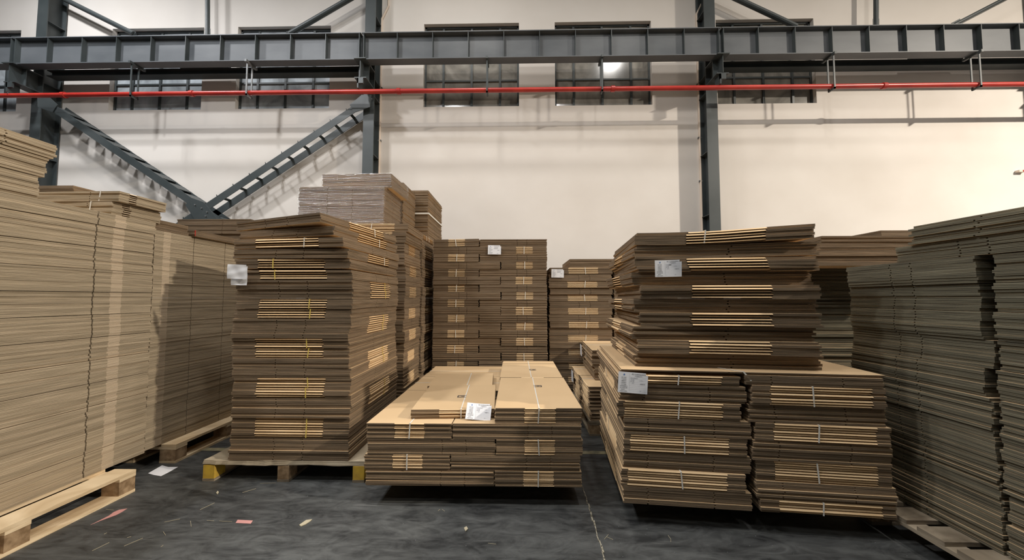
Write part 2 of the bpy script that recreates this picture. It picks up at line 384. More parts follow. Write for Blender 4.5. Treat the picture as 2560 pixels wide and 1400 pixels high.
# ------------------------------------------------------------------ STEELWORK
CYF = 6.2
colX = [0, V(921, 300, CYF).x, V(1781, 300, CYF).x, 0]
sp = colX[2] - colX[1]; colX[0] = colX[1] - sp; colX[3] = colX[2] + sp
colX[0] = V(88, 300, CYF).x
CL = ['dark steel wall column at the left behind the tallest carton pile', 'dark steel column left of centre between braced bay and plain wall',
      'dark steel column right of centre behind the ragged carton pile', 'dark steel column at the far right edge of the wall']
GZ0 = V(1280, 143, 5.85).z; GZ1 = V(1280, 75, 5.85).z
for i, X in enumerate(colX):
    c = thing('steel_column', CL[i], 'column', (X, CYF, 0), 0, 'steel wall columns')
    hw = .095; dp = .27
    MB().box(-hw, 0, 0, hw, .014, ZT).obj('flange', M['steel'], c)
    MB().box(-hw, dp, 0, hw, dp + .014, ZT).obj('flange', M['steel'], c)
    MB().box(-.005, .014, 0, .005, dp, ZT).obj('web', M['steel'], c)
    for z in (1.0, 2.74, 3.85, 4.9, 5.22, 6.4):
        MB().box(-hw + .004, .014, z, -.005, dp, z + .01).box(.005, .014, z, hw - .004, dp, z + .01).obj('stiffener_plate', M['steel'], c)
    # corbel carrying the girder
    L_ = -.40
    k = MB().box(-.005, L_ + .03, GZ0 - .315, .005, 0, GZ0 - .016).obj('corbel', M['steel'], c)
    MB().box(-.1, L_, GZ0 - .016, .1, 0, GZ0 - .001).obj('corbel_flange', M['steel'], k)
    MB().box(-.1, L_ + .04, GZ0 - .33, .1, 0, GZ0 - .315).obj('corbel_flange', M['steel'], k)
    MB().box(-.09, L_ + .18, GZ0 - .315, -.005, L_ + .19, GZ0 - .016).box(.005, L_ + .18, GZ0 - .315, .09, L_ + .19, GZ0 - .016).obj('stiffener_plate', M['steel'], k)
    MB().box(-.05, -.36, GZ0 - .42, .05, -.33, GZ0 - .33).box(-.05, -.36, GZ0 - .50, -.03, -.2, GZ0 - .33).obj('pipe_clamp', M['steel'], k)
# corbel web mesh etc live two levels down: thing > corbel > piece
gx = [colX[0] - sp * .55] + colX[0:1] + colX[1:] + [colX[3] + sp * .4]
GL = ['short end length of grey crane girder left of the first column', 'grey crane girder length over the braced left bay, with stiffener ribs',
      'grey crane girder length across the middle bay, with stiffener ribs', 'grey crane girder length over the right bay, with stiffener ribs', 'end length of grey crane girder beyond right column']
GY = 5.85; GF = .17
for i in range(5):
    x0, x1 = gx[i] + .008, gx[i + 1] - .008
    g = thing('crane_girder', GL[i], 'girder', ((x0 + x1) / 2, GY, GZ0), 0, 'crane girder lengths'); h = GZ1 - GZ0; l = (x1 - x0) / 2
    MB().box(-l, 0, 0, l, GF, .014).obj('bottom_flange', M['steelg'], g)
    MB().box(-l, 0, h - .014, l, GF, h).obj('top_flange', M['steelg'], g)
    MB().box(-l, GF / 2 - .005, .014, l, GF / 2 + .005, h - .014).obj('web', M['steelg'], g)
    n_ = max(2, round((x1 - x0) / .585)); me = MB().box(-.005, .004, .014, .005, GF / 2 - .005, h - .014).box(-.005, GF / 2 + .005, .014, .005, GF - .004, h - .014).mesh('stiffener_rib', [M['steel']])
    for k in range(n_ + 1):
        off = .03 if k in (0,) else (-.03 if k == n_ else 0)
        link('stiffener_rib', me, g, (-l + (x1 - x0) * k / n_ + off, 0, 0))
# horizontal ties in the braced bays
for (xa, xb, lb) in ((colX[0], colX[1], 'dark horizontal tie beam just below the girder in the left bay'), (colX[2], colX[3] + sp * .3, 'dark horizontal tie beam just below the girder in the right bay')):
    za = V(600, 189, 6.3).z
    b = MB(); b.box(xa + .1, 6.24, za, xb - .1, 6.40, za + .012).box(xa + .1, 6.24, za + .10, xb - .1, 6.40, za + .112).box(xa + .1, 6.315, za + .012, xb - .1, 6.325, za + .10)
    t_ = thing('tie_beam', lb, 'beam', (0, 0, 0), 0, 'tie beams'); b.obj('beam', M['steel'], t_)
    zj = za + .112; xm = (xa + xb) / 2
    MB().box(xm - .45, 6.2, zj, xm + .45, 6.4, zj + .035).obj('splice_plate', M['steel'], t_)
# big laced V / X brace in the left bay
YB0, YB1 = 6.14, 6.42
nd = V(507, 524, YB0)
tl = V(112, 255, YB0); tr_ = V(912, 255, YB0)
def laced(p, q, label, bw=.05):
    t_ = thing('diagonal_brace', label, 'brace', (0, 0, 0), 0, 'laced diagonal braces')
    for nm, yy, wd in (('front_bar', YB0, .12), ('rear_bar', YB1, .12)):
        a = Vector((p.x, yy, p.z)); b = Vector((q.x, yy, q.z)); m_ = MB().bar(a, b, wd, .010)
        m_.obj(nm, M['steel'], t_)
    L_ = (q - p).length; n_ = int(L_ / .33)
    d_ = (q - p).normalized(); up = d_.cross(Vector((0, 1, 0))).normalized()
    if up.z < 0: up = -up
    for i in range(1, n_):
        c = p + (q - p) * (i / n_)
        m_ = MB(); a = c + up * .052; m_.bar(Vector((a.x, YB0, a.z)), Vector((a.x, YB1 + .03, a.z)), bw, .010, up)
        if bw < .1: m_.bar(a - d_ * .01, a + up * .035, .010, .010)
        m_.obj('batten_plate', M['steel'], t_)
    return t_
dn_l = nd + (nd - tr_) * .95; dn_r = nd + (nd - tl) * .95
laced(tl, nd, 'laced dark steel diagonal falling from left column to cross plate', .21)
laced(nd, tr_, 'laced dark steel diagonal rising from cross plate to central column')
laced(dn_l, nd, 'lower left arm of the steel cross brace, mostly behind cartons')
laced(nd, dn_r, 'lower right arm of the steel cross brace, mostly behind cartons')
d1 = (nd - tl).normalized(); d2 = (tr_ - nd).normalized()
def plate(c, ang, pts, name, label, yy):
    m_ = MB(); T = Matrix.Translation(c) @ Matrix.Rotation(ang, 4, 'Y')
    k = len(pts); vv = [T @ Vector((x, dy, z)) for dy in (0, .012) for (x, z) in pts]
    m_.v = [tuple(v_ - Vector((0, 0, 0))) for v_ in vv]
    m_.f = [tuple(range(k)), tuple(reversed(range(k, 2 * k)))] + [(i, k + i, k + (i + 1) % k, (i + 1) % k) for i in range(k)]
    m_.m = [0] * len(m_.f)
    return m_
pl = plate(Vector((nd.x, YB0 - .02, nd.z)), 0, [(-.30, .08), (-.18, .20), (.02, .13), (.12, .02), (.30, -.20), (.10, -.26), (-.12, -.18)], '', '', 0)
t_ = thing('gusset_plate', 'dark steel plate where the two laced diagonals cross', 'plate'); pl.obj('plate', M['steel'], t_)
for dx, dz in ((-.12, .08), (.0, .02), (.1, -.05), (.08, -.12)):
    MB().tube((nd.x + dx, YB0 - .034, nd.z + dz), (nd.x + dx, YB0 - .02, nd.z + dz), .012, 6).obj('bolt', M['galv'], t_)
for P, sgn, lb in ((tl, 1, 'gusset plate joining the left diagonal to the left column'), (tr_, -1, 'gusset plate joining the right diagonal to the central column')):
    t_ = thing('gusset_plate', lb, 'plate')
    plate(Vector((P.x, YB0 - .02, P.z)), 0, [(-.12 * sgn, .12), (.05 * sgn, .12), (.26 * sgn, -.06), (.18 * sgn, -.20), (-.10 * sgn, -.10)][::sgn], '', '', 0).obj('plate', M['steel'], t_)
# upper braces and hangers
def rod(a, b, label, name='upper_brace', r=.045, y=6.28, cat='brace', ext=.9):
    p = V(*a, y); q = V(*b, y); p2 = p + (p - q).normalized() * ext
    if p2.z > ZT - .1: p2 = p + (p2 - p) * ((ZT - .1 - p.z) / (p2.z - p.z))
    t_ = thing(name, label, cat, (0, 0, 0)); MB().tube(p2, q, r).obj('tube', M['steel'], t_, smooth=False)
    x = (q - p2).normalized(); MB().bar(q - x * .14, q + x * .02, .10, .012).obj('end_plate', M['steel'], t_)
rod((165, 0), (335, 85), 'dark brace above girder falling right from the left column')
rod((870, 0), (725, 84), 'dark brace above girder falling left from the central column')
rod((1848, 0), (1990, 66), 'dark brace above girder falling right beside the right-hand window')
rod((2505, 0), (2385, 62), 'thin dark brace above girder near the right edge', r=.03)
rod((519, 0), (519, 90), 'vertical dark hanger above girder between the left windows', 'vertical_hanger', .036, cat='hanger')
rod((2190, 0), (2190, 66), 'vertical dark hanger above girder at the right', 'vertical_hanger', .036, cat='hanger')
# red pipe
PYY = 5.9; pz = V(1280, 225, PYY).z; PR = .038
t_ = thing('sprinkler_pipe', 'long red fire pipe running along the wall under the girder', 'pipe')
xa, xb = colX[0] - sp * .6, colX[3] + sp * .5
cuts = [xa, V(330, 230, PYY).x - 1.2, V(480, 230, PYY).x, V(997, 225, PYY).x, V(1532, 220, PYY).x, V(2210, 215, PYY).x, xb]
for i in range(len(cuts) - 1):
    MB().tube((cuts[i], PYY, pz), (cuts[i + 1], PYY, pz), PR, 16, cap=False).obj('pipe_length', M['red'], t_, smooth=True)
for c in cuts[1:-1]: MB().tube((c - .03, PYY, pz), (c + .03, PYY, pz), PR + .012, 16).obj('coupling', M['red'], t_)
HG = [(335, 'leftmost bracket'), (622, 'pale bracket'), (1218, 'dark bracket at the middle window'), (1504, 'dark bracket at the fourth window'), (2080, 'double rod bracket right of last window'), (2443, 'double rod bracket near right edge')]
for (px, lb) in HG:
    X = V(px, 225, PYY).x; mm = M['galv'] if px == 622 else M['steel']
    h_ = thing('pipe_hanger', lb + ' holding the red pipe under the girder', 'bracket', (X, PYY, pz), 0, 'pipe hangers')
    zt = GZ0 - pz
    MB().box(-.012, -.06, -PR - .03, .012, -.048, zt - .04).obj('rod', mm, h_)
    MB().box(-.012, .055, -PR - .03, .012, .067, zt - .04).obj('rod', mm, h_)
    MB().box(-.018, -.10, zt - .04, .018, .16, zt - .0).obj('top_bar', mm, h_)
    MB().box(-.012, -.06, -PR - .03, .012, .067, -PR - .002).obj('saddle', mm, h_)
# wall conduits beside the columns
for (px, lb, off) in ((950, 'cream conduit running up the wall beside the central column', .0), (1748, 'thin cream conduit left of the right-hand column', .0), ):
    X = V(px, 300, WY - .02).x; t_ = thing('wall_conduit', lb, 'conduit', (X, WY - .02, 0))
    MB().tube((0, 0, .1), (0, 0, 6.55), .018, 10).obj('pipe_length', M['conduit'], t_)
    MB().tube((0, 0, 6.55), (.12, 0, 6.8), .018, 10).tube((.12, 0, 6.8), (.12, 0, ZT - .05), .018, 10).obj('upper_length', M['conduit'], t_)
    for z in (1, 2.2, 3.4, 4.2, 5.2, 6.2): MB().box(-.03, -.012, z, .03, .02, z + .025).obj('clip', M['galv'], t_)
# small switch box at the right edge
p = V(2553, 428, WY - .03)
t_ = thing('wall_switch_box', 'small red and white box on the right-hand wall column', 'box', (p.x, WY - .03, p.z))
MB().box(-.07, -.03, -.02, .05, .03, .015).obj('case', M['conduit'], t_); MB().box(-.01, -.035, -.015, .04, -.03, .012).obj('red_button', M['red'], t_)
# high bay lamps
for (x, y, wt, c, spd) in LAMPS:
    t_ = thing('high_bay_lamp', 'round metal high-bay lamp hanging from the warehouse ceiling', 'lamp', (x, y, LAMP_H), 0, 'high bay lamps')
    m_ = MB(); n_ = 20
    for k, (r_, z) in enumerate(((.26, .02), (.20, .14), (.08, .26), (.05, .4))):
        for i in range(n_): m_.v.append((r_ * cos(2 * pi * i / n_), r_ * sin(2 * pi * i / n_), z))
    for k in range(3):
        for i in range(n_):
            j = (i + 1) % n_; m_.f.append((k * n_ + i, k * n_ + j, (k + 1) * n_ + j, (k + 1) * n_ + i)); m_.m.append(0)
    m_.obj('lamp_shade', M['shade'], t_)
    MB().tube((0, 0, .4), (0, 0, ZT - LAMP_H), .01, 6).obj('cord', M['shade'], t_)
    MB().tube((0, 0, .03), (0, 0, .06), .2, 20).obj('lens', M['lens'], t_)
    ld = bpy.data.lights.new('lamp_light', 'AREA'); ld.shape = 'DISK'; ld.size = .46; ld.energy = wt; ld.color = c; ld.spread = R(spd)
    lo = link('lamp_light', ld, t_, (0, 0, 0))

# ------------------------------------------------------------------ PALLETS
def pallet(label, x, y, w_, d_, rz, along='y', h=.14, wood='wood', blocks=3, painted=False, nb=5, group='wooden pallets', bw=.1, slab=False, runners=3):
    """origin at centre on floor. boards run along y or x."""
    p = thing('wooden_pallet', label, 'pallet', (x, y, 0), rz, group)
    th = .02
    A, B = (w_, d_) if along == 'y' else (d_, w_)      # A across the boards, B along the boards
    def bx(a0, b0, z0, a1, b1, z1):
        m_ = MB()
        return m_.box(a0, b0, z0, a1, b1, z1) if along == 'y' else m_.box(b0, -a1, z0, b1, -a0, z1)
    if slab:
        rnd = random.Random(3); pts = []
        n_ = 26
        for (a, b) in (((-w_ / 2, -d_ / 2), (w_ / 2, -d_ / 2)), ((w_ / 2, -d_ / 2), (w_ / 2, d_ / 2)), ((w_ / 2, d_ / 2), (-w_ / 2, d_ / 2)), ((-w_ / 2, d_ / 2), (-w_ / 2, -d_ / 2))):
            for i in range(n_):
                pts.append((a[0] + (b[0] - a[0]) * i / n_ + rnd.uniform(-.004, .004), a[1] + (b[1] - a[1]) * i / n_ + rnd.uniform(-.004, .004)))
        for k in range(3):
            m_ = MB(); ph = k * .7
            m_.prism([(px_ * (1 - .004 * k), py_ * (1 - .004 * k)) for px_, py_ in pts], h - .03 + k * .010, h - .03 + (k + 1) * .010 - .001, None, 0,
                     lambda xx, yy, ph=ph: .003 * sin(xx * 9 + ph) + .002 * sin(xx * 23 + yy * 7))
            m_.obj('plywood_sheet', M['ply'], p)
        top = h - .034
    else:
        for i in range(nb):
            wd = A / nb * (.74 if nb > 4 else .8); c = -A / 2 + wd / 2 + (A - wd) * i / (nb - 1)
            bx(c - wd / 2, -B / 2, h - th, c + wd / 2, B / 2, h).obj('deck_board', M[wood], p)
        for i in range(3):
            c = -B / 2 + .05 + (B - .1) * i / 2
            bx(-A / 2, c - .05, h - 2 * th, A / 2, c + .05, h - th - .001).obj('cross_board', M[wood], p)
        top = h - 2 * th
    for i in range(3):
        a = -A / 2 + bw / 2 + (A - bw) * i / 2
        bx(a - bw / 2, -B / 2, 0, a + bw / 2, B / 2, .018).obj('bottom_board', M[wood], p)
        for j in range(3):
            b = -B / 2 + .05 + (B - .1) * j / 2
            mt = M['block']
            if painted and i != 1 and j == 0: mt = M['blocky']
            ob = bx(a - bw / 2 + .002, b - .05 + .001, .018, a + bw / 2 - .002, b + .05 - .001, top).obj('block', mt, p)
            if mt is M['blocky']: ob['label'] = 'yellow-painted block'
    return p

Rn = random.uniform
# ================================================================== T : tall stack on plywood pallet
pa = G(502, 1205, 0); pb = G(912, 1205, 0); TW = (pb - pa).length
pallet('plywood-topped pallet with yellow-painted end blocks under the tall left-centre stack', (pa.x + pb.x) / 2, (pa.y + pb.y) / 2 + .52, TW, 1.04, 0, 'y', .145, 'wood_old', painted=True, slab=True, bw=.085)
fa = G(572, 1150, .15); fb = G(872, 1150, .15)
tw = (fb - fa).length; TX = (fa.x + fb.x) / 2; td = .98; TY = (fa.y + fb.y) / 2 + td / 2
tt = .0172; z = .148
# (n, kind, strap colour) bottom -> top
TT = [(4, 'p', None), (5, 'p', None), (8, 'l', 'y'), (4, 'p', None), (4, 'p', None), (4, 'l', 'y'), (4, 'l', 'y'), (4, 'p', None), (4, 'p', None), (4, 'l', 'y'), (4, 'l', 'y'),
      (4, 'p', None), (4, 'p', None), (4, 'l', 'y'), (4, 'l', 'y'), (4, 'p', None), (4, 'p', None), (4, 'l', 'y'), (4, 'l', 'y'), (4, 'p', 'w'), (4, 'l', 'w'), (4, 'p', 'w'), (4, 'p', 'w')]
nT = len(TT)
for i, (n, k, st) in enumerate(TT):
    up = nT - 1 - i; o_ = ORD[up]
    if k == 'l':
        w_, d_ = tw, td; ft = (lip('F', -.30 * tw, .28 * tw), slot('R', -.05), slot('R', .22), slot('L', .1), lip('B', -.25, .25))
        sts = [('y', (.12 + Rn(-.01, .01)) * tw / .85 if up > 6 or up < 3 else -.14, 'yellow_tie' if st == 'y' else 'white_strap', Rn(-.008, .008))]
        dsc = 'yellow-tied' if st == 'y' else 'white-tied'
        lb = '%s bundle with open fold edges, %s in the yellow-block pallet stack' % (dsc, o_)
    else:
        w_, d_ = tw * (.995 + Rn(0, .02)), td; ft = (slot('F', -.11), slot('F', .10), lip('R', -.17, .27), slot('L', 0))
        sts = [('x', .14, 'yellow_tie' if up > 4 else 'white_strap', Rn(-.008, .008))]
        lb = 'bundle of flat cartons with slotted edges, %s in the yellow-block pallet stack' % o_
    tl_ = (0, 0); dx = Rn(-.008, .008); rz = R(Rn(-.4, .4)); extra = 0; fan = 0
    if 8 < up < 14: dx -= .01
    if up == 3: rz += R(-2.0); extra = .004
    if up < 2: w_ *= .94; d_ *= .94
    if up <= 4: dx -= .012
    if up == 4: extra = .010
    if up < 3:
        rz += R((-5, -9, -15)[2 - up]); tl_ = (R((-.4, -.9, -1.5)[2 - up]), R((-.5, -1.1, -1.8)[2 - up])); extra = (.004, .007, .009)[2 - up]
        dx -= (.01, .02, .03)[2 - up]
    z += extra
    bundle(lb, 'bundles on the yellow-block pallet', TX + dx, TY + Rn(-.006, .006), z, rz, w_, d_, tt, n, ft, '', sts, jit=.005, jr=.22, tilt=tl_)
    z += n * tt + .0018

# ================================================================== C : low centre pallet
ca = G(915, 1215, .125); cb = G(1458, 1215, .125); CW = (cb - ca).length; CX0, CY0 = ca.x, (ca.y + cb.y) / 2
s_, l_ = CW * .402, CW * .598
pallet('pallet hidden in shadow under the low centre carton load', CX0 + CW / 2, CY0 + .36 + .60, CW - .34, 1.2, 0, 'y', .12, 'wood_old', bw=.09)
def C_b(lb, x, y, z, kind, n, t, lipside='F', rz=0, joined=False, wy=None):
    """kind a: narrow across (open fold edges at the front), b: wide across"""
    if kind == 'a':
        w_, d_ = s_ - .006, (wy or l_) - .006
        ft = (lip('F', -.17 * w_, .18 * w_), lip('B', -.17 * w_, .18 * w_), slot('R', .1), slot('L', .1), slot('R', -.12), slot('L', -.12)); st = [('y', .0, 'white_strap', Rn(-.006, .006))]
    else:
        w_, d_ = l_ - .006, s_ - .006
        ft = (slot('F', .07), slot('F', .22), slot('B', -.1), lip('R', -.1, .1), lip('L', -.1, .1)); st = [('x', 0, 'white_strap', 0)]
    return bundle(lb, 'bundles on the low centre pallet', x + w_ / 2, y + d_ / 2, z, rz, w_, d_, t, n, ft, '', st, jit=.0035, jr=.2, joined=joined)
ct = .0095; z = .125
tiers = ['bottom', 'second', 'third', 'top']
for ti in range(4):
    P = ti % 2 == 1
    x0 = CX0 + Rn(-.006, .006) - (.012 if ti < 2 else 0); y0 = CY0 + Rn(-.004, .004); nm = tiers[ti]
    if P:
        C_b('narrow strapped bundle at front left, %s tier of the low centre load' % nm, x0, y0, z, 'a', 10, ct)
        C_b('wide bundle at front right, %s tier of the low centre load' % nm, x0 + s_, y0, z, 'b', 10, ct)
        C_b('narrow bundle at right behind the front row, %s tier of low centre load' % nm, x0 + l_, y0 + s_, z, 'a', 10, ct)
        C_b('wide bundle at left behind the front row, %s tier of low centre load' % nm, x0, y0 + l_, z, 'b', 10, ct)
        C_b('rear left bundle, %s tier of the low centre load' % nm, x0, y0 + l_ + s_, z, 'b', 10, ct)
        C_b('rear right bundle, %s tier of the low centre load' % nm, x0 + l_, y0 + s_ + l_, z, 'a', 10, ct, wy=.34)
    else:
        C_b('wide bundle at front left, %s tier of the low centre load' % nm, x0, y0, z, 'b', 10, ct)
        C_b('narrow strapped bundle at front right, %s tier of the low centre load' % nm, x0 + l_, y0, z, 'a', 10, ct)
        C_b('narrow bundle at left behind the front row, %s tier of low centre load' % nm, x0, y0 + s_, z, 'a', 10, ct)
        C_b('wide bundle at right behind the front row, %s tier of low centre load' % nm, x0 + s_, y0 + l_, z, 'b', 10, ct)
        C_b('rear left bundle, %s tier of the low centre load' % nm, x0, y0 + s_ + l_, z, 'b', 10, ct)
        C_b('rear right bundle, %s tier of the low centre load' % nm, x0 + l_, y0 + s_ + l_, z, 'a', 10, ct, wy=.34)
    z += 10 * ct + .0015
CT = z
def mark(parent, x, y, z, s=.05, flip=1):
    m_ = MB()
    for (a, b, c, d) in ((-.5, .25, .5, .42), (-.5, -.42, .5, -.28), (-.5 * flip - .06, -.42, -.5 * flip + .06, .42), (-.1, -.05, .3, .03)):
        m_.box(x + a * s, y + b * s, z, x + c * s, y + d * s, z + .0006)
    return m_.obj('printed_mark', M['ink'], parent)
p = G(1022, 1046, CT)
ftm = (lip('F', -.09, .19), slot('R', .1), slot('L', .1))
b1 = bundle('six flat cartons strapped together lying front left on the low centre load', 'loose top bundles of the centre pallet', p.x + s_ / 2 - .005, p.y + .34, CT, R(3.2), s_, .66, ct, 6, ftm, '', [('y', .055, 'white_strap', .0)], jit=.004, jr=.3)
mark(b1, .03, -.02, 6 * ct + .0008, .06)
b2_ = bundle('thin strapped bundle behind the six-carton bundle on the low centre load', 'loose top bundles of the centre pallet', p.x + s_ / 2 - .06, p.y + .34 + .60, CT, R(3.2), s_, .50, ct, 5, ftm, '', [('y', .055, 'white_strap', 0)], jit=.004, jr=.3)
p = G(1232, 1066, CT)
ftn = (lip('F', -.16 * s_, .20 * s_), slot('R', .12), slot('L', .12), slot('B', .02))
b3 = bundle('ten flat cartons strapped together lying front right on the low centre load', 'loose top bundles of the centre pallet', CX0 + CW - s_ / 2 - .012, CY0 + .44, CT, R(.6), s_, .87, ct, 10, ftn, '', [('y', 0, 'white_strap', .006)], jit=.004, jr=.2)
mark(b3, .03, .13, 10 * ct + .0008, .06, -1)
b4 = bundle('strapped bundle lying at the back right on top of low centre load', 'loose top bundles of the centre pallet', CX0 + CW - s_ / 2 - .025, CY0 + .885 + .41, CT, R(.6), s_, .81, ct, 10, ftn, '', [('y', 0, 'white_strap', .0)], jit=.004, jr=.2)
mark(b4, .03, -.08, 10 * ct + .0008, .06)
MB().box(-s_ / 2 + .002, .24, 0, s_ / 2 - .002, .246, .0012).obj('slot_line', M['edge_dark'], b4, (0, 0, 10 * ct + .0004))

# ================================================================== D : lower right pallet
da = G(1552, 1255, .12); db = G(2235, 1302, .12); DW = (db - da).length; dang = atan2(db.y - da.y, db.x - da.x)
ux, uy = Vector((cos(dang), sin(dang), 0)), Vector((-sin(dang), cos(dang), 0))
def DP(u, v, h=0): q = da + ux * u + uy * v; return Vector((q.x, q.y, h))
DD = 1.08
c = DP(DW / 2 - .06, .22 + DD / 2)
pallet('shadowed pallet under the wide lower right carton load', c.x, c.y, DW - .34, DD - .28, dang, 'x', .12, 'wood_old', bw=.1)
dt = .0136; zl = .122
hw_ = DW / 2
LT = [('p', 7), ('l', 7), ('p', 7), ('l', 7), ('p', 7), ('l', 7), ('p', 7), ('l', 4)]
RT = [('l', 5), ('p', 7), ('l', 8), ('p', 8), ('l', 7), ('p', 7), ('l', 8), ('p', 4)]
for side, TL_ in (('left', LT), ('right', RT)):
    z = .122
    for i, (k, n) in enumerate(TL_):
        up = len(TL_) - 1 - i
        w_ = hw_ - .012
        if k == 'l':
            ft = (lip('F', -.30, .24) if side == 'left' else lip('F', -.24, .27), slot('L', .1), slot('R', .1), slot('L', -.2))
            st = [('y', 0 if side == 'left' else -.02, 'white_strap', Rn(-.01, .01))]; w_ -= .02
            lb = 'white-strapped bundle with light fold edges, %s in %s half of lower right load' % (ORD[up], side)
        else:
            ft = (slot('F', -.21), slot('F', .15), lip('L', -.3, .2), lip('R', -.2, .2)); st = [('x', .05, 'white_strap', 0)]
            lb = 'bundle with dark slotted edges, %s in %s half of lower right load' % (ORD[up], side)
        sh = Rn(-.010, .010) + (.012 * (3.5 - i) / 3.5 if side == 'right' else -.008 * abs(i - 3) / 3 + .01)
        sh += (.015 if k == 'p' and side == 'left' else 0)
        q = DP(w_ / 2 + (0 if side == 'left' else DW - w_) + sh + (0 if side == 'left' else .0), DD / 2 + Rn(-.008, .008))
        bundle(lb, 'bundles in the lower right load', q.x, q.y, z, dang + R(Rn(-.5, .5)), w_, DD, dt, n, ft, '', st, jit=.005, jr=.25)
        z += n * dt + .0015
    if side == 'left': zl = z
    else: zr = z
DT = max(zl, zr)
# large top sheets over both halves
q = DP(DW / 2, DD / 2)
mt = sheet(DW - .02, DD, .006, (slot('F', -.1), slot('L', .1)), '')
r_ = thing('cardboard_bundle', 'wide flat carton sheets lying across the top of the lower right load', 'cardboard', (q.x, q.y, DT + .001), dang)
for i in range(2): link('cardboard_sheet', mt, r_, (Rn(-.004, .004), Rn(-.003, .003), i * .0064), R(Rn(-.1, .1)))
mb = MB(); a = DP(.36, .36); b = DP(.74, .0)
mb.bar(Vector((-.30, -.20, .0145)), Vector((-.02, -DD / 2 - .003, .0145)), .0014, .008, Vector((1, 0, 0)))
mb.bar(Vector((-.02, -DD / 2 - .003, .0145)), Vector((.02, -DD / 2 - .004, -.035)), .0014, .008, Vector((1, 0, 0)))
mb.obj('loose_strap', M['white_strap'], r_)
mb = MB(); mb.bar(Vector((.1, -.30, .0145)), Vector((.52, -.30, .0145)), .0014, .006, Vector((0, 1, 0))); mb.obj('loose_strap', M['white_strap'], r_)
DT += .0145

# ================================================================== D2 : ragged pile on top
ea = G(1600, 918, DT); eb = G(2052, 926, DT); EW = (eb - ea).length; ED = .92
z = DT; et = .0163
kinds = ['p', 'l', 'p', 'l', 'p', 'l', 'p', 'l', 'p', 'l']
cen = (ea + eb) / 2
for i, k in enumerate(kinds):
    up = 9 - i; n = 5
    w_ = EW + Rn(-.01, .01); d_ = ED
    if k == 'l':
        ft = (lip('F', -.20 * EW, .24 * EW), slot('L', 0, .12), slot('R', .1)); st = [('y', -.10, 'white_strap', .01)] if up == 0 else []
        lb = 'bundle with light fold edges, %s in the ragged pile on lower right load' % ORD[up]
        w_ -= .01
    else:
        ft = (slot('F', .03, .12, .01), slot('L', -.15, .12), lip('L', -.1, .2)); st = []
        lb = 'dark-edged bundle, %s in the ragged pile on the lower right load' % ORD[up]
    sub = 10
    amp = .003 if up > 2 else .006
    ph = Rn(0, 6)
    if up == 0: bend = lambda x, y: .055 * max(0, x + .05) ** 1.5 + .004 * sin(x * 6)
    elif up == 1: bend = lambda x, y: .02 * max(0, x + .05) ** 1.5 + .003 * sin(x * 5)
    else: bend = None
    dx = [0, -.005, -.045, .012, -.02, .005, -.03, .0, -.02, -.015][i] + Rn(-.008, .008)
    dy = [.03, -.01, .02, -.01, .025, -.012, .03, -.01, .02, .0][i]
    q = cen + ux * dx + uy * (ED / 2 + dy)
    bundle(lb, 'ragged pile on the lower right load', q.x, q.y, z, dang + R([.5, -.8, 1.6, -.6, 1.2, .2, 1.6, -.6, 1.5, -.5][i]), w_ + (.03 if k == 'p' else 0), d_, et, n, ft, '', st,
           jit=.010, jr=.7, bend=bend, key=('e', up) if bend else None, sub=sub if bend else 0, fan=(.12 if up == 0 else .03 if up < 3 else 0), drift=(Rn(-.004, .004), 0))
    z += n * et + .001
    if up == 1: z += .002
E2T = z

# ================================================================== left stacks
AX = G(360, 1131, .15).x
ayf = G(360, 1131, .15).y; ay0 = 1.30; AD = ayf - ay0
pallet('pale wooden pallet under the big front left carton stack', AX - .42 + .13, (ay0 + G(335, 1228, 0).y) / 2, 1.0, G(335, 1228, 0).y - ay0, 0, 'y', .145, 'wood', bw=.12)
at = .01465; sy = G(214, 1190, .16).y - (ay0 + AD / 2)
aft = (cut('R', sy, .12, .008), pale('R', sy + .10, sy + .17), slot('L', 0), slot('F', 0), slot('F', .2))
z = .147
nA = [10] * 11 + [6]
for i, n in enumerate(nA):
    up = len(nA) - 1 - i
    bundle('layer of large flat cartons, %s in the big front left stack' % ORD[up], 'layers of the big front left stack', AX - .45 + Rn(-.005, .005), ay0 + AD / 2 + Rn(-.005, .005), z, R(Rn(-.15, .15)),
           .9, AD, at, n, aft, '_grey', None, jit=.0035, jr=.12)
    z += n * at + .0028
AT = z
za = AT
for i, n in enumerate((9, 8, 6)):
    yf = V(125, 430, 2).y
    yy = 1.25; far = G(118 + (0, 4, 10)[i], 400, 2.1)
    d_ = 2.08 - 1.25
    bundle('%s bundle of the tallest pile standing on the front left stack' % ('bottom', 'middle', 'top')[i], 'tallest pile on the front left stack', AX - .45 + (-.02, -.01, .0)[i], yy + d_ / 2 + (-.05, -.03, 0)[i], za, R(Rn(-.8, .8)), .9, d_, at, n, (slot('R', .2),), '_grey', None, jit=.007, jr=.4, tilt=(R(-.3 * i), 0))
    za += n * at + .004
# A3: small pile at the far end, showing front edges
zz = AT + .002
for i, (n, w_, dx) in enumerate(((6, .56, -.04), (5, .62, .0))):
    bundle(('lower', 'upper')[i] + ' white-tied bundle at the far corner of the front left stack', 'small pile on the front left stack', AX - w_ / 2 + dx + .02, 2.42 + .165, zz, R(-1.5 + i), w_, .33, .0145, n, (slot('F', .1), lip('R', -.1, -.05)), '_grey', [('y', .12 + .05 * i, 'white_strap', .01)], jit=.006, jr=.5)
    zz += n * .0145 + .003
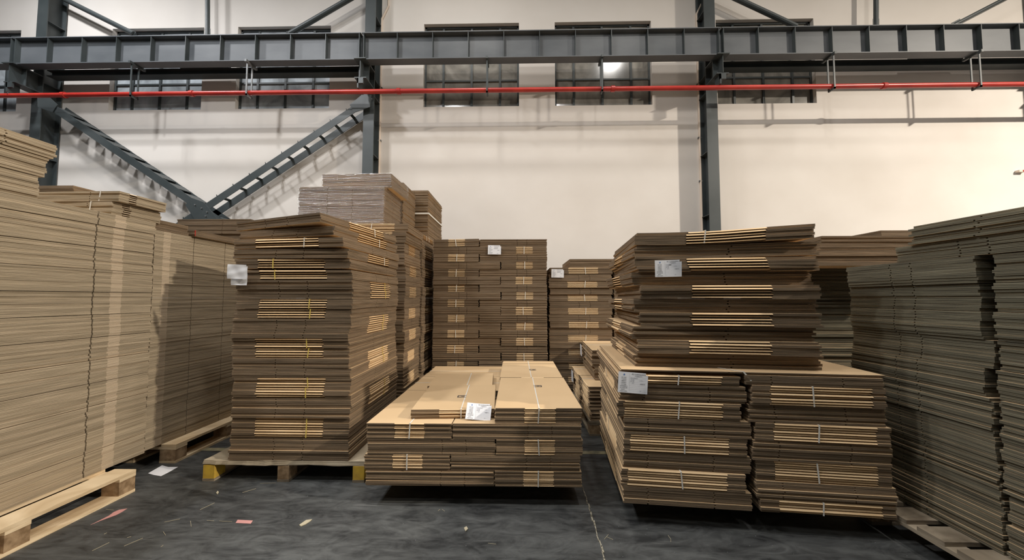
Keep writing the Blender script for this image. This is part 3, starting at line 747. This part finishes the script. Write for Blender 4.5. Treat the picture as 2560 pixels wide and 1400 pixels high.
# B stack
BX = G(362, 1126, .15).x; by0 = ayf + .03; by1 = 3.72; BD = by1 - by0
bt = .0135
pallet('wooden pallet under the second left carton stack', BX + .12 - .4, (G(390, 1158, 0).y + 3.95) / 2, .8, 3.95 - G(390, 1158, 0).y, 0, 'y', .145, 'wood', bw=.13)
ys = [V(480, 700, 3).x]
def yat(px, X):   # y on the plane X seen at column px
    d = ray(px, 745); return X * d.y / d.x
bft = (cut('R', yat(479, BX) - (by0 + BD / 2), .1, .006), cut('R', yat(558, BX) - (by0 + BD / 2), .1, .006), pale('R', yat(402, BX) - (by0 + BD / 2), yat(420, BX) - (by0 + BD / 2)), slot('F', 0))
z = .147; nB = [12] * 10 + [4]
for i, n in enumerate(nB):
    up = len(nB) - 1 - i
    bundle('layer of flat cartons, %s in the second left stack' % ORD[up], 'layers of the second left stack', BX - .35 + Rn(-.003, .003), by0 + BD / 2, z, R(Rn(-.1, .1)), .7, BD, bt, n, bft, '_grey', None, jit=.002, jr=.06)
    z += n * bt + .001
BT = z
for (ya, yb, n, lb, dx) in ((yat(366, BX), yat(464, BX), 6, 'near loose bundle lying on top of the second left stack', 0), (yat(468, BX), yat(584, BX), 4, 'far loose bundle with red tag on top of second left stack', .03)):
    b_ = bundle(lb, 'loose bundles on the second left stack', BX - .3 + dx, (ya + yb) / 2, BT + .001, R(.5), .6, yb - ya - .01, .0135, n, (slot('F', 0),), '', None, jit=.004, jr=.2)
    if n == 4: MB().box(.302, -(yb - ya) / 2 + .004, .002, .3055, -(yb - ya) / 2 + .010, .05).obj('red_tag', M['red'], b_)
# M and L rear piles at left
def column(label, group, x, y, w_, d_, z0, z1, t, n, tone, ft=(), joined=True, jit=.005, dj=.012, rz=0, strap=None, skip=0):
    z = z0; k = max(1, round((z1 - z0) / (n * t))); out = []
    tt_ = (z1 - z0) / (n * k)
    for i in range(k):
        if i < skip: z += n * tt_; continue
        up = k - 1 - i
        o_ = ORD[up] if up < len(ORD) else ORD[-1]
        out.append(bundle(label % o_, group, x + Rn(-dj, dj), y + Rn(-dj, dj), z, R(rz + Rn(-.5, .5)), w_, d_, tt_ * .995, n, ft[i % len(ft)] if ft and isinstance(ft[0], list) else ft, tone, strap, joined, jit))
        z += n * tt_
    return out
pallet('pallet under the tall pile against the left back corner', -4.1, 3.2, .84, .7, 0, 'y', .14, 'wood_old')
column('bundle of flat cartons, %s of tall pile behind the left stacks', 'tall pile behind the left stacks', -3.98, 3.08, .84, .62, .14, 2.2, .0145, 12, '', (slot('R', 0),))
lx0, lx1 = V(442, 600, 4.1).x, V(625, 600, 4.1).x
pallet('pallet under the pile beyond the second left stack', (lx0 + lx1) / 2, 4.6, lx1 - lx0, .9, 0, 'y', .14, 'wood_old')
column('bundle of flat cartons, %s of pile below the cross brace', 'pile below the cross brace', (lx0 + lx1) / 2, 4.55, lx1 - lx0, .9, .14, V(540, 548, 4.1).z, .0145, 12, '', (slot('F', .1),))

# ================================================================== G : stack behind the tall stack, with film-wrapped load
gy = 3.75; gxr = V(1011, 800, gy).x; gw = 1.05
pallet('pallet under the stack behind the yellow-block pallet stack', gxr - gw / 2, gy + .6, gw, 1.2, 0, 'y', .14, 'wood_old')
gt1 = V(1011, 558, gy).z
fA = [lip('F', -.30, .38), lip('B', -.3, .3), slot('R', .0)]; fB = [slot('F', .1), lip('R', -.15, .1)]
column('front bundle, %s in the stack directly behind the yellow-block pallet', 'front column behind the yellow-block pallet', gxr - gw / 2, gy + .30, gw, .59, .14, gt1 - .09, .012, 10, '', (fB, fA))
bundle('white-tied front bundle with fold edges topping the stack behind yellow-block pallet', 'front column behind the yellow-block pallet', gxr - gw / 2 + .02, gy + .30, gt1 - .088, R(.8), gw, .6, .012, 7, fA, '', [('y', .13, 'white_strap', .01), ('y', -.2, 'white_strap', -.02)], True)
column('rear bundle, %s in the stack directly behind the yellow-block pallet', 'rear column behind the yellow-block pallet', gxr - gw / 2 + .005, gy + .93, gw, .59, .14, gt1 - .06, .012, 10, '', ([lip('R', -.15, .2)], [slot('R', 0)]), strap=None)
bundle('twice-tied bundle topping the rear column behind the yellow-block pallet', 'rear column behind the yellow-block pallet', gxr - gw / 2 + .005, gy + .93, gt1 - .058, 0, gw, .59, .012, 5, ([lip('R', -.25, .25)][0],), '', [('x', -.1, 'white_strap', 0), ('x', .02, 'white_strap', 0)], True)
# wrapped load
wx1 = V(958, 500, gy + .02).x; wx0 = V(745, 500, gy + .02).x; ww = wx1 - wx0
wz1 = V(850, 465, gy + .02).z
def wrapped(label, x, y, w_, d_, z0, z1, n, film=True, tape=False, slots=(slot('R', 0),), rz=0):
    t = (z1 - z0) / n
    b_ = bundle(label, 'wrapped cartons on top of the back stacks', x, y, z0, R(rz), w_, d_, t, n, slots, '', None, False, .007, .3)
    if film:
        m_ = MB(); H_ = z1 - z0; k = 16
        pts, _ = outline(w_ + .022, d_ + .022, [])
        for j in range(k + 1):
            e_ = random.uniform(-.004, .004)
            for (px_, py_) in pts: m_.v.append((px_ + (e_ if px_ > 0 else -e_), py_ + (e_ if py_ > 0 else -e_), H_ * j / k))
        for j in range(k):
            for i in range(4):
                a = j * 4 + i; b = j * 4 + (i + 1) % 4; m_.f.append((a, b, b + 4, a + 4)); m_.m.append(0)
        m_.obj('stretch_film', M['film'], b_)
    if tape: MB().box(w_ / 2 + .013, -d_ / 2 - .012, (z1 - z0) * tape, w_ / 2 + .0145, d_ / 2 + .012, (z1 - z0) * tape + .022).box(-w_ / 2, -d_ / 2 - .0145, (z1 - z0) * tape, w_ / 2 + .0145, -d_ / 2 - .013, (z1 - z0) * tape + .022).obj('tape_band', M['white_strap'], b_)
    return b_
wrapped('shiny film-wrapped block of cartons on the stack behind yellow-block pallet', (wx0 + wx1) / 2, gy + .04 + .27, ww, .54, gt1 + .001, wz1, 26, slots=(slot('F', -.15), slot('F', .12), slot('R', 0)))
ux0, ux1 = V(805, 450, gy + .1).x, V(980, 450, gy + .1).x
wrapped('smaller film-wrapped cartons lying crooked on the shiny wrapped block', (ux0 + ux1) / 2, gy + .1 + .27, ux1 - ux0, .5, wz1 + .002, V(900, 433, gy + .1).z, 9, slots=(), rz=-2)
wrapped('taped block of cartons behind the shiny film-wrapped block', wx1 - ww / 2 - .0, gy + .93, ww, .52, gt1 + .001, V(1020, 455, gy + .65).z, 30, False, .12)
ny = 4.97; nx1, nx0 = V(1070, 500, ny).x, V(1070, 500, ny).x - .8
pallet('pallet under the tall taped pile near the back wall', (nx0 + nx1) / 2, ny + .46, .8, .9, 0, 'y', .14, 'wood_old')
column('bundle, %s in lower part of the tall pile near the back wall', 'lower part of the tall pile near the back wall', (nx0 + nx1) / 2, ny + .45, .8, .88, .14, 2.05, .0145, 12, '', (slot('R', .1),))
wrapped('tall block of cartons with white tape standing high near the back wall', (nx0 + nx1) / 2, ny + .45, .8, .88, 2.052, V(1070, 475, ny).z, 44, False, .55, slots=(slot('R', -.05), slot('F', .2)))

# ================================================================== E : wide back centre stack
ey = 4.5; ex0, ex1 = V(1081, 800, ey).x, V(1369, 800, ey).x; ew = ex1 - ex0
pallet('pallet under the wide back centre stack', (ex0 + ex1) / 2, ey + .7, ew, 1.2, 0, 'y', .14, 'wood_old')
ez1 = V(1225, 598, ey).z; nt = 20; eh = (ez1 - .14) / nt
sE, lE = ew * .405, ew * .595
fNarrow = (lip('F', -.1, .11), slot('R', 0)); fWide = (slot('F', .05, .09, .008), slot('F', .17, .09, .008), slot('R', 0))
fWideL = (slot('F', -.1, .09, .008), slot('F', .0, .09, .008), slot('R', 0))
z = .14
for i in range(nt):
    up = nt - 1 - i; o_ = ORD[up].replace(' from top', '') + ' tier' + ('' if up == 0 else ' from top')
    j = lambda: Rn(-.008, .008)
    if up % 2 == 0:
        bs = [(ex0, sE, fNarrow, True, 'narrow strapped left bundle'), (ex0 + sE, lE, fWide, False, 'wide right bundle')]
    else:
        bs = [(ex0, lE, fWideL, False, 'wide left bundle'), (ex0 + lE, sE, fNarrow, True, 'narrow strapped right bundle')]
    for (xx, w_, ft, sp_, nm) in bs:
        st = [('y', Rn(-.01, .01), 'white_strap', Rn(-.008, .008))] if sp_ else None
        d_ = .86 if sp_ else .58
        ti_ = (0, 0)
        if up == 0 and sp_: ti_ = (0, R(-1.0)); st = [('y', .0, 'white_strap', -.012)]
        bundle('%s, %s of the wide back centre stack' % (nm, o_), 'bundles in the wide back centre stack', xx + w_ / 2 + j() * .5, ey + d_ / 2 + j(), z + (.002 if up == 0 and sp_ else 0), R(Rn(-.3, .3)), w_ - .012, d_, eh / 10 * .99, 10, ft, '', st, True, .004, tilt=ti_)
    z += eh
# ================================================================== F : back stack right of centre
fy = 4.62; fx0, fx1 = V(1373, 800, fy).x, V(1532, 800, fy).x; fw_ = fx1 - fx0
pallet('pallet under the back stack right of centre', fx0 + .8, fy + .45, 1.6, .9, 0, 'y', .14, 'wood_old')
fz1 = V(1450, 669, fy).z; nf = 18; fh = (fz1 - .14) / nf
fl = (lip('F', -.20 * fw_, .27 * fw_),); fp = (slot('F', -.02, .09, .008), slot('F', .12, .09, .008))
z = .14
for i in range(nf):
    up = nf - 1 - i; L_ = up % 2 == 0
    for c_, (xx, side) in enumerate(((fx0, 'left'), (fx1 + .02, 'right'))):
        bundle('%s bundle, %s in %s column of the back stack right of centre' % ('strapped' if L_ else 'plain', ORD[up], side), 'bundles of the back stack right of centre', xx + fw_ / 2 + Rn(-.008, .008), fy + .4 + Rn(-.008, .008), z, R(Rn(-.4, .4)), fw_ - .01, .8, fh / 8 * .99, 8,
               fl if L_ else fp, '', [('y', .06, 'white_strap', Rn(-.01, .01))] if L_ else None, True, .005)
    z += fh
q0, q1 = V(1425, 650, fy).x, V(1600, 650, fy).x
bundle('bundle lying across the top of the back stack right of centre', 'bundles of the back stack right of centre', (q0 + q1) / 2, fy + .42, z + .001, 0, q1 - q0, .8, .0125, 9, (slot('F', .15), slot('F', .28)), '', None, True, .004)

# ================================================================== K : low piles in the gap
kf = G(1469, 1090, 0); kt = CAMH - (963 - 745) / F * kf.y
DKp = pallet('dark pallet under the low pile in the gap', kf.x + .42, kf.y + .5, .8, 1.0, 0, 'y', .14, 'wood_old')
kz = .14; n_ = 36; tk = (kt - kz) / 36
for (yy, d_, nm) in ((kf.y + .26, .50, 'front'), (kf.y + .78, .50, 'rear')):
    for i in range(3):
        bundle('%s bundle, %s layer of the low pile in the gap' % (nm, ('bottom', 'middle', 'top')[i]), 'low pile in the gap', kf.x + .42 + Rn(-.01, .01) + (.015 if i < 2 else 0), yy, kz + i * 12 * tk, R(Rn(-1, 1)), .8, d_, tk * .995, 12,
               (slot('L', 0), lip('L', -.2, .1)), '', [('x', .1, 'white_strap', 0)] if i == 2 else None, True, .008)
k2 = G(1491, 917, .60)
bundle('thin bundle stepped back on the low pile in the gap', 'low pile in the gap', k2.x + .40, k2.y + .43, kt + .002, R(-2), .8, .82, .012, 11, (slot('L', 0),), '', None, True, .008)
k3z = kt + .002 + .134
bundle('highest strapped bundle on the low pile in the gap', 'low pile in the gap', k2.x + .385, k2.y + .44, k3z, R(-3), .8, .84, .012, 14, (slot('L', 0),), '', [('x', .0, 'white_strap', 0)], True, .008)
K3T = k3z + 14 * .012

# ================================================================== I : dark stack along the right edge
IX = G(2238, 1243, .15).x + .02
iy1 = yat(2124, IX); isp = yat(2478, IX)
it = .0146
pallet('dark slatted pallet under the right edge carton stack', IX + .32, 1.62, .98, 1.3, 0, 'x', .14, 'wood_old', nb=8, bw=.1)
def irow(lb, x, y0_, y1_, z, n, ft, dx=0, jit=.006):
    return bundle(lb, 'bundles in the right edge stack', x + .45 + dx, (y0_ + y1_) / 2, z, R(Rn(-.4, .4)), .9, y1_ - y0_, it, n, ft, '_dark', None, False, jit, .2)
z = .142; nI = [10, 9, 9, 10, 9, 9, 9, 9, 9, 9]
i1c = (isp + .02 + iy1) / 2
for i, n in enumerate(nI):
    up = len(nI) - 1 - i
    s_a = yat(2290, IX) - i1c; s_b = yat(2238, IX) - i1c
    y_gap = .012 + (.03 if up in (0, 1, 2, 4) else 0)
    irow('dark bundle in far column of right edge stack, %s below the long bundles' % ORD[up], IX, isp + y_gap, iy1 + Rn(-.01, .01), z, n, (slot('L', s_a, .1, .007), slot('L', s_b, .1, .007)), Rn(-.012, .008))
    irow('dark bundle in near column of right edge stack, %s below the long bundles' % ORD[up], IX, 1.0, isp - .012, z, n, (slot('L', -.1, .1, .007),), Rn(-.012, .008))
    z += n * it + .002
zI = z
e1 = yat(2246, IX); e2 = yat(2290, IX)
irow('long dark bundle lying across both columns of the right edge stack', IX, 1.0, e1, z, 6, (slot('L', yat(2405, IX) - (1 + e1) / 2, .1), slot('L', yat(2480, IX) - (1 + e1) / 2, .1)), 0)
z += 6 * it + .002
irow('topmost long dark bundle of the right edge stack', IX, .98, e2, z, 7, (slot('L', yat(2460, IX) - (.98 + e2) / 2, .1),), -.01, .012)

# ================================================================== H : stack behind the ragged pile, and one beyond
hy = 2.72; hx0 = V(2046, 700, hy).x
pallet('pallet under the dark stack behind the ragged pile', hx0 + .5, hy + .5, 1.0, .9, 0, 'y', .14, 'wood_old')
hz1 = V(2150, 588, hy).z
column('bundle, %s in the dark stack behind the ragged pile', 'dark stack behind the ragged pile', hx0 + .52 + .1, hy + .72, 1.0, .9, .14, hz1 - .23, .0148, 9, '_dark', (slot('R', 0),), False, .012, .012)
bundle('long protruding bundle, second from top of dark stack behind ragged pile', 'dark stack behind the ragged pile', hx0 + .5, hy + .47, hz1 - .228, R(-.6), 1.0, .92, .0148, 8, (slot('F', .2),), '', None, False, .008, .3)
bundle('long protruding bundle topping the dark stack behind the ragged pile', 'dark stack behind the ragged pile', hx0 + .53, hy + .46, hz1 - .106, R(-.2), .98, .9, .0148, 7, (slot('F', .2),), '', None, False, .008, .3)
p = V(2208, 583, 4.0)
pallet('pallet under the pale-topped stack far behind the right edge stack', p.x + .6, 4.5, 1.2, .9, 0, 'y', .14, 'wood_old')
column('bundle, %s in the far stack peeping above the dark stack', 'far stack peeping above the dark stack', p.x + .6, 4.45, 1.2, .9, .14, V(2250, 575, 4.0).z, .0145, 12, '', (slot('F', 0),))

# ================================================================== PAPERS
def text_mesh(body, size):
    cu = bpy.data.curves.new('t', 'FONT'); cu.body = body; cu.size = size; cu.resolution_u = 1
    ob = bpy.data.objects.new('t', cu); COL.objects.link(ob)
    dg = bpy.context.evaluated_depsgraph_get(); me = bpy.data.meshes.new_from_object(ob.evaluated_get(dg))
    vs_ = [tuple(v_.co) for v_ in me.vertices]; fs = [tuple(p_.vertices) for p_ in me.polygons]
    bpy.data.objects.remove(ob); bpy.data.curves.remove(cu); return vs_, fs
def card(label, loc, rot, w_=.21, h_=.148, curl=.008, detail=True, blank=False, warp=0, cut=True, sc=1, smudge=False):
    """paper in its local XZ plane facing -Y, origin bottom centre"""
    r = thing('paper_label', label, 'paper', loc, 0, 'paper labels'); r.rotation_euler = rot
    nx, nz = 14, 9
    def yf(u, v):
        return -curl * (u * 2) ** 2 * (1 if u > 0 else .4) * (v) + warp * (sin(u * 9 + v * 5) * .5 + sin(v * 11 - u * 4) * .4)
    m_ = MB()
    for s__ in (0, .0008):
        for j in range(nz + 1):
            for i in range(nx + 1):
                u, v = i / nx - .5, j / nz
                x_, z_ = u * w_, v * h_
                m_.v.append((x_, yf(u, v) + s__, z_))
    K = (nx + 1) * (nz + 1)
    for j in range(nz):
        for i in range(nx):
            a = j * (nx + 1) + i
            if cut and i == nx - 1 and j == nz - 1: continue
            m_.f.append((a, a + 1, a + nx + 2, a + nx + 1)); m_.f.append((K + a + nx + 1, K + a + nx + 2, K + a + 1, K + a)); m_.m += [0, 0]
    r_top = r; sh_ = m_.obj('sheet', M['paper'], r, smooth=True)
    if blank: return r
    r = sh_
    tb = MB(); nb_ = MB()
    def put(mbx, vs_, fs, x, z):
        k = len(mbx.v)
        for (a, b, c_) in vs_:
            X, Z = x + a, z + b
            mbx.v.append((X * w_, yf(X, Z) - .0008, Z * h_))
        mbx.f += [tuple(k + i for i in f_) for f_ in fs]; mbx.m += [0] * len(fs)
    asp = h_ / w_
    def txt(mbx, s, x, z, hgt):
        vs_, fs = text_mesh(s, hgt); vs_ = [(a * asp, b, c_) for a, b, c_ in vs_]; put(mbx, vs_, fs, x, z)
    if detail:
        txt(tb, '精工包装制品有限公司', -.04, .885, .075); txt(tb, '产品标识卡', .06, .80, .07)
        for k, s in enumerate(('客户名称', '产品名称', '规格型号', '材质要求', '生产数量', '本件数量备注', '生产班组日期', '检验员', '仓储人员签收')):
            txt(tb, s, -.43 + (.04 if len(s) < 5 else 0), .715 - k * .083, .058)
        txt(tb, '合格标识', .24, .44, .06)
        for (s, x, z, hh) in (('56x38x42', -.08, .70, .085), ('K=K', -.06, .62, .08), ('1076', .22, .60, .08), ('BC瓦', -.08, .54, .08), ('500', -.03, .46, .07), ('20', .24, .10, .08)): txt(nb_, s, x, z, hh)
    else:
        for k in range(9):
            for q in range(random.randint(3, 6)):
                X, Z = -.40 + q * .045, .70 - k * .08; k0 = [(X, Z, 0), (X + .028, Z, 0), (X + .028, Z + .03, 0), (X, Z + .03, 0)]; put(nb_, k0, [(0, 1, 2, 3)], 0, 0)
        for (X, Z, W2) in ((-.05, .9, .4), (-.02, .72, .3), (-.05, .62, .3), (.22, .45, .14), (.2, .1, .08)):
            put(nb_, [(X, Z, 0), (X + W2, Z, 0), (X + W2, Z + .03, 0), (X, Z + .03, 0)], [(0, 1, 2, 3)], 0, 0)
    for k in range(9):   # ruled lines
        Z = .775 - k * .083; N_ = 8
        for q in range(N_):
            a, b = -.12 + .56 * q / N_, -.12 + .56 * (q + 1) / N_
            if detail: put(nb_, [(a, Z, 0), (b, Z, 0), (b, Z + .005, 0), (a, Z + .005, 0)], [(0, 1, 2, 3)], 0, 0)
    if detail: put(nb_, [(-.12, .08, 0), (-.116, .08, 0), (-.116, .93, 0), (-.12, .93, 0)], [(0, 1, 2, 3)], 0, 0)
    if tb.v: tb.obj('printed_text', M['ink'], r)['kind'] = 'stuff'
    nb_.obj('handwriting', M['inkg'], r)['kind'] = 'stuff'
    # round blue emblem with a tail
    lg = MB(); n_ = 14; cxx, czz = -.30, .87; rr = .038
    ring = [(cxx + rr * asp * cos(2 * pi * k / n_), czz + rr * sin(2 * pi * k / n_), 0) for k in range(n_)] + [(cxx + .35 * rr * asp * cos(2 * pi * k / n_), czz + .35 * rr * sin(2 * pi * k / n_), 0) for k in range(n_)]
    put(lg, ring, [(k, (k + 1) % n_, n_ + (k + 1) % n_, n_ + k) for k in range(n_)], 0, 0)
    put(lg, [(cxx - rr * asp, czz + .01, 0), (cxx - .01, czz + .02, 0), (cxx + .02, czz + .085, 0)], [(0, 1, 2)], 0, 0)
    lg.obj('emblem', M['blue'], r)
    if smudge:
        put_ = MB(); put(put_, [(.04, .70, 0), (.11, .70, 0), (.12, .735, 0), (.05, .73, 0)], [(0, 1, 2, 3)], 0, 0); put_.obj('ink_smudge', M['ink'], r)
    return r_top
def face_at(px, py, org, uxx):    # point of the vertical face through org along uxx seen at a pixel
    d = ray(px, py); n_ = Vector((uxx.y, -uxx.x, 0)); t = (Vector((org.x, org.y, 0)).dot(n_)) / (Vector((d.x, d.y, 0)).dot(n_))
    return Vector((d.x * t, d.y * t, CAMH + d.z * t))
def pxw(p, px): return px / F * p.y
q = face_at(1581, 983, da - uy * .022, ux); wq = pxw(q, 70)
card('white form sheet at the upper left corner of the lower right load', q, (0, R(3.2), dang), wq, wq * .72, .004)
q = face_at(1671, 692, ea - uy * .055, ux); wq = pxw(q, 63)
card('white form sheet with dark smudge on the ragged right pile', q, (0, R(-1), dang), wq, wq * .66, .012, smudge=True)
q = V(1196, 1058, CY0 + .06); wq = pxw(q, 62)
card('white form sheet leaning on the low centre load', (q.x - .004, CY0 + .055, CT + .002), (R(-38), R(5), R(2)), wq, wq * .66, .012)
q = V(1236, 636, ey - .02); wq = pxw(q, 33)
card('small form sheet near top of the wide back centre stack', q, (0, R(1), 0), wq, wq * .70, .003, detail=False)
q = V(1394, 694, fy - .02); wq = pxw(q, 31)
card('small form sheet at upper left of the back stack right of centre', q, (0, R(1), 0), wq, wq * .68, .003, detail=False)
q = V(592, 697, fa.y - .030); wq = pxw(q, 52)
card('crumpled blank white sheet at left of the yellow-block pallet stack', q, (0, R(2), 0), wq, wq * .70, .004, blank=True, warp=.003)
q = V(597, 713, fa.y - .018); wq = pxw(q, 42)
card('lower paper slip under the crumpled blank white sheet', q, (0, R(1), 0), wq, wq * .7, .002, blank=True, warp=.003, cut=False)
q = k2
card('small paper on the side of the highest bundle in the gap', (q.x - .035, q.y + .70, k3z + .01), (0, 0, R(-90 - 3)), .17, .13, .003, blank=True, cut=False)
card('small paper on the side of low pile in the gap', (kf.x - .005, kf.y + .92, kt - .16), (0, 0, R(-90)), .15, .13, .003, blank=True, cut=False)
# floor litter
fl_ = MB(); P4 = [G(370, 1184, 0), G(402, 1190, 0), G(445, 1168, 0), G(405, 1164, 0)]
def litter(name, label, cat, pix, m_, z=.001, th=.001, group=None):
    pts = [G(a, b, 0) for a, b in pix]; c = sum(pts, Vector()) / len(pts)
    ar = sum(pts[i].x * pts[(i + 1) % len(pts)].y - pts[(i + 1) % len(pts)].x * pts[i].y for i in range(len(pts)))
    if ar < 0: pts = pts[::-1]
    mm = MB(); mm.prism([(p_.x - c.x, p_.y - c.y) for p_ in pts], 0, th)
    o_ = mm.obj(name, m_, None, (c.x, c.y, z)); return tag(o_, label, cat, group)
litter('paper_sheet', 'white paper sheet lying on the floor between the left pallets', 'paper', [(370, 1184), (384, 1188), (402, 1191), (420, 1182), (445, 1168), (421, 1168), (405, 1164)], M['paper'], .001, .0012)
litter('pink_tag', 'torn pink tag with a long tail on the floor', 'tag', [(226, 1313), (272, 1290), (284, 1281), (298, 1275), (318, 1272), (306, 1280), (291, 1288), (280, 1292), (250, 1303)], M['pink'])
litter('pink_tag', 'short pink tag on the floor in front of plywood pallet', 'tag', [(589, 1308), (594, 1300), (632, 1302), (627, 1310)], M['pink'])
litter('wood_chip', 'pale curled wood chip on the floor before the plywood pallet', 'chip', [(748, 1314), (765, 1302), (780, 1300), (776, 1304), (764, 1312), (752, 1317)], M['straw'], .001, .004)
litter('wood_chip', 'small pale chip on the floor below the centre load', 'chip', [(1160, 1322), (1166, 1318), (1170, 1324), (1164, 1330)], M['straw'], .001, .005)
litter('wood_chip', 'small pale chip on the floor near the plywood pallet', 'chip', [(540, 1234), (544, 1229), (547, 1232), (544, 1237)], M['straw'], .001, .005)
rnd = random.Random(5)
strs = [((264, 1274), (284, 1278 - 2)), ((230, 1378), (273, 1357)), ((310, 1366), (357, 1346)), ((500, 1275), (536, 1258)), ((411, 1306), (450, 1298)), ((476, 1303), (478, 1317)), ((408, 1330), (414, 1339)), ((517, 1302), (535, 1303)), ((548, 1303), (580, 1305)),
        ((318, 1345), (328, 1342)), ((260, 1336), (267, 1333)), ((402, 1368), (408, 1364)), ((1095, 1278), (1100, 1274)), ((1105, 1274), (1112, 1279)), ((1511, 1349), (1521, 1337)), ((1517, 1343), (1533, 1350)), ((1670, 1339), (1677, 1348)), ((1677, 1348), (1677, 1356)), ((1220, 1359), (1240, 1361)), ((650, 1209), (690, 1208)), ((606, 1232), (640, 1222))]
where = ['beside the front left pallet', 'long, at the lower left corner of the floor', 'long, right of the corner one at lower left', 'slanting, in front of the yellow block', 'nearly level, left of the upright scrap',
         'short and upright, left of the short pink tag', 'tiny and bent, below the upright scrap', 'short and level, left of the short pink tag', 'touching the left end of the short pink tag', 'tiny, above the two long slanting scraps',
         'tiny, below the long-tailed pink tag', 'tiny, at the bottom middle-left of the floor', 'left half of a chevron below the centre load', 'right half of a chevron below the centre load', 'short arm of a fork beside the floor joint',
         'long arm of a fork beside the floor joint', 'upper half of a bent scrap below the right load', 'lower half of a bent scrap below the right load', 'level, left of the floor joint near the camera', 'level, just in front of the plywood pallet', 'faint, close to the yellow block']
for i, (a, b) in enumerate(strs):
    p, q = G(*a, 0), G(*b, 0); c = (p + q) / 2
    m_ = MB().bar(p - c, q - c, .0014, .0016, Vector((0, 0, 1)))
    o_ = m_.obj('straw', M['straw'], None, (c.x, c.y, .0018))
    tag(o_, 'thin pale straw scrap, ' + where[i], 'straw', 'straw scraps on the floor')
b = None
cr_ = MB()
for i in range(110):
    x = rnd.uniform(-1.9, 2.0); y = rnd.uniform(1.6, 2.7); s_2 = rnd.uniform(.001, .0026)
    if -.95 < x < .5 and y > 2.15: continue
    T = Matrix.Translation((x, y, s_2 * .4)) @ Matrix.Rotation(rnd.uniform(0, 3), 4, 'Z')
    cr_.box(-s_2, -s_2 * .6, -s_2 * .4, s_2, s_2 * .6, s_2 * .3, 0, T)
o_ = cr_.obj('dust_crumbs', M['galv']); o_['kind'] = 'stuff'; tag(o_, 'tiny pale crumbs scattered over the dark floor', 'crumbs')
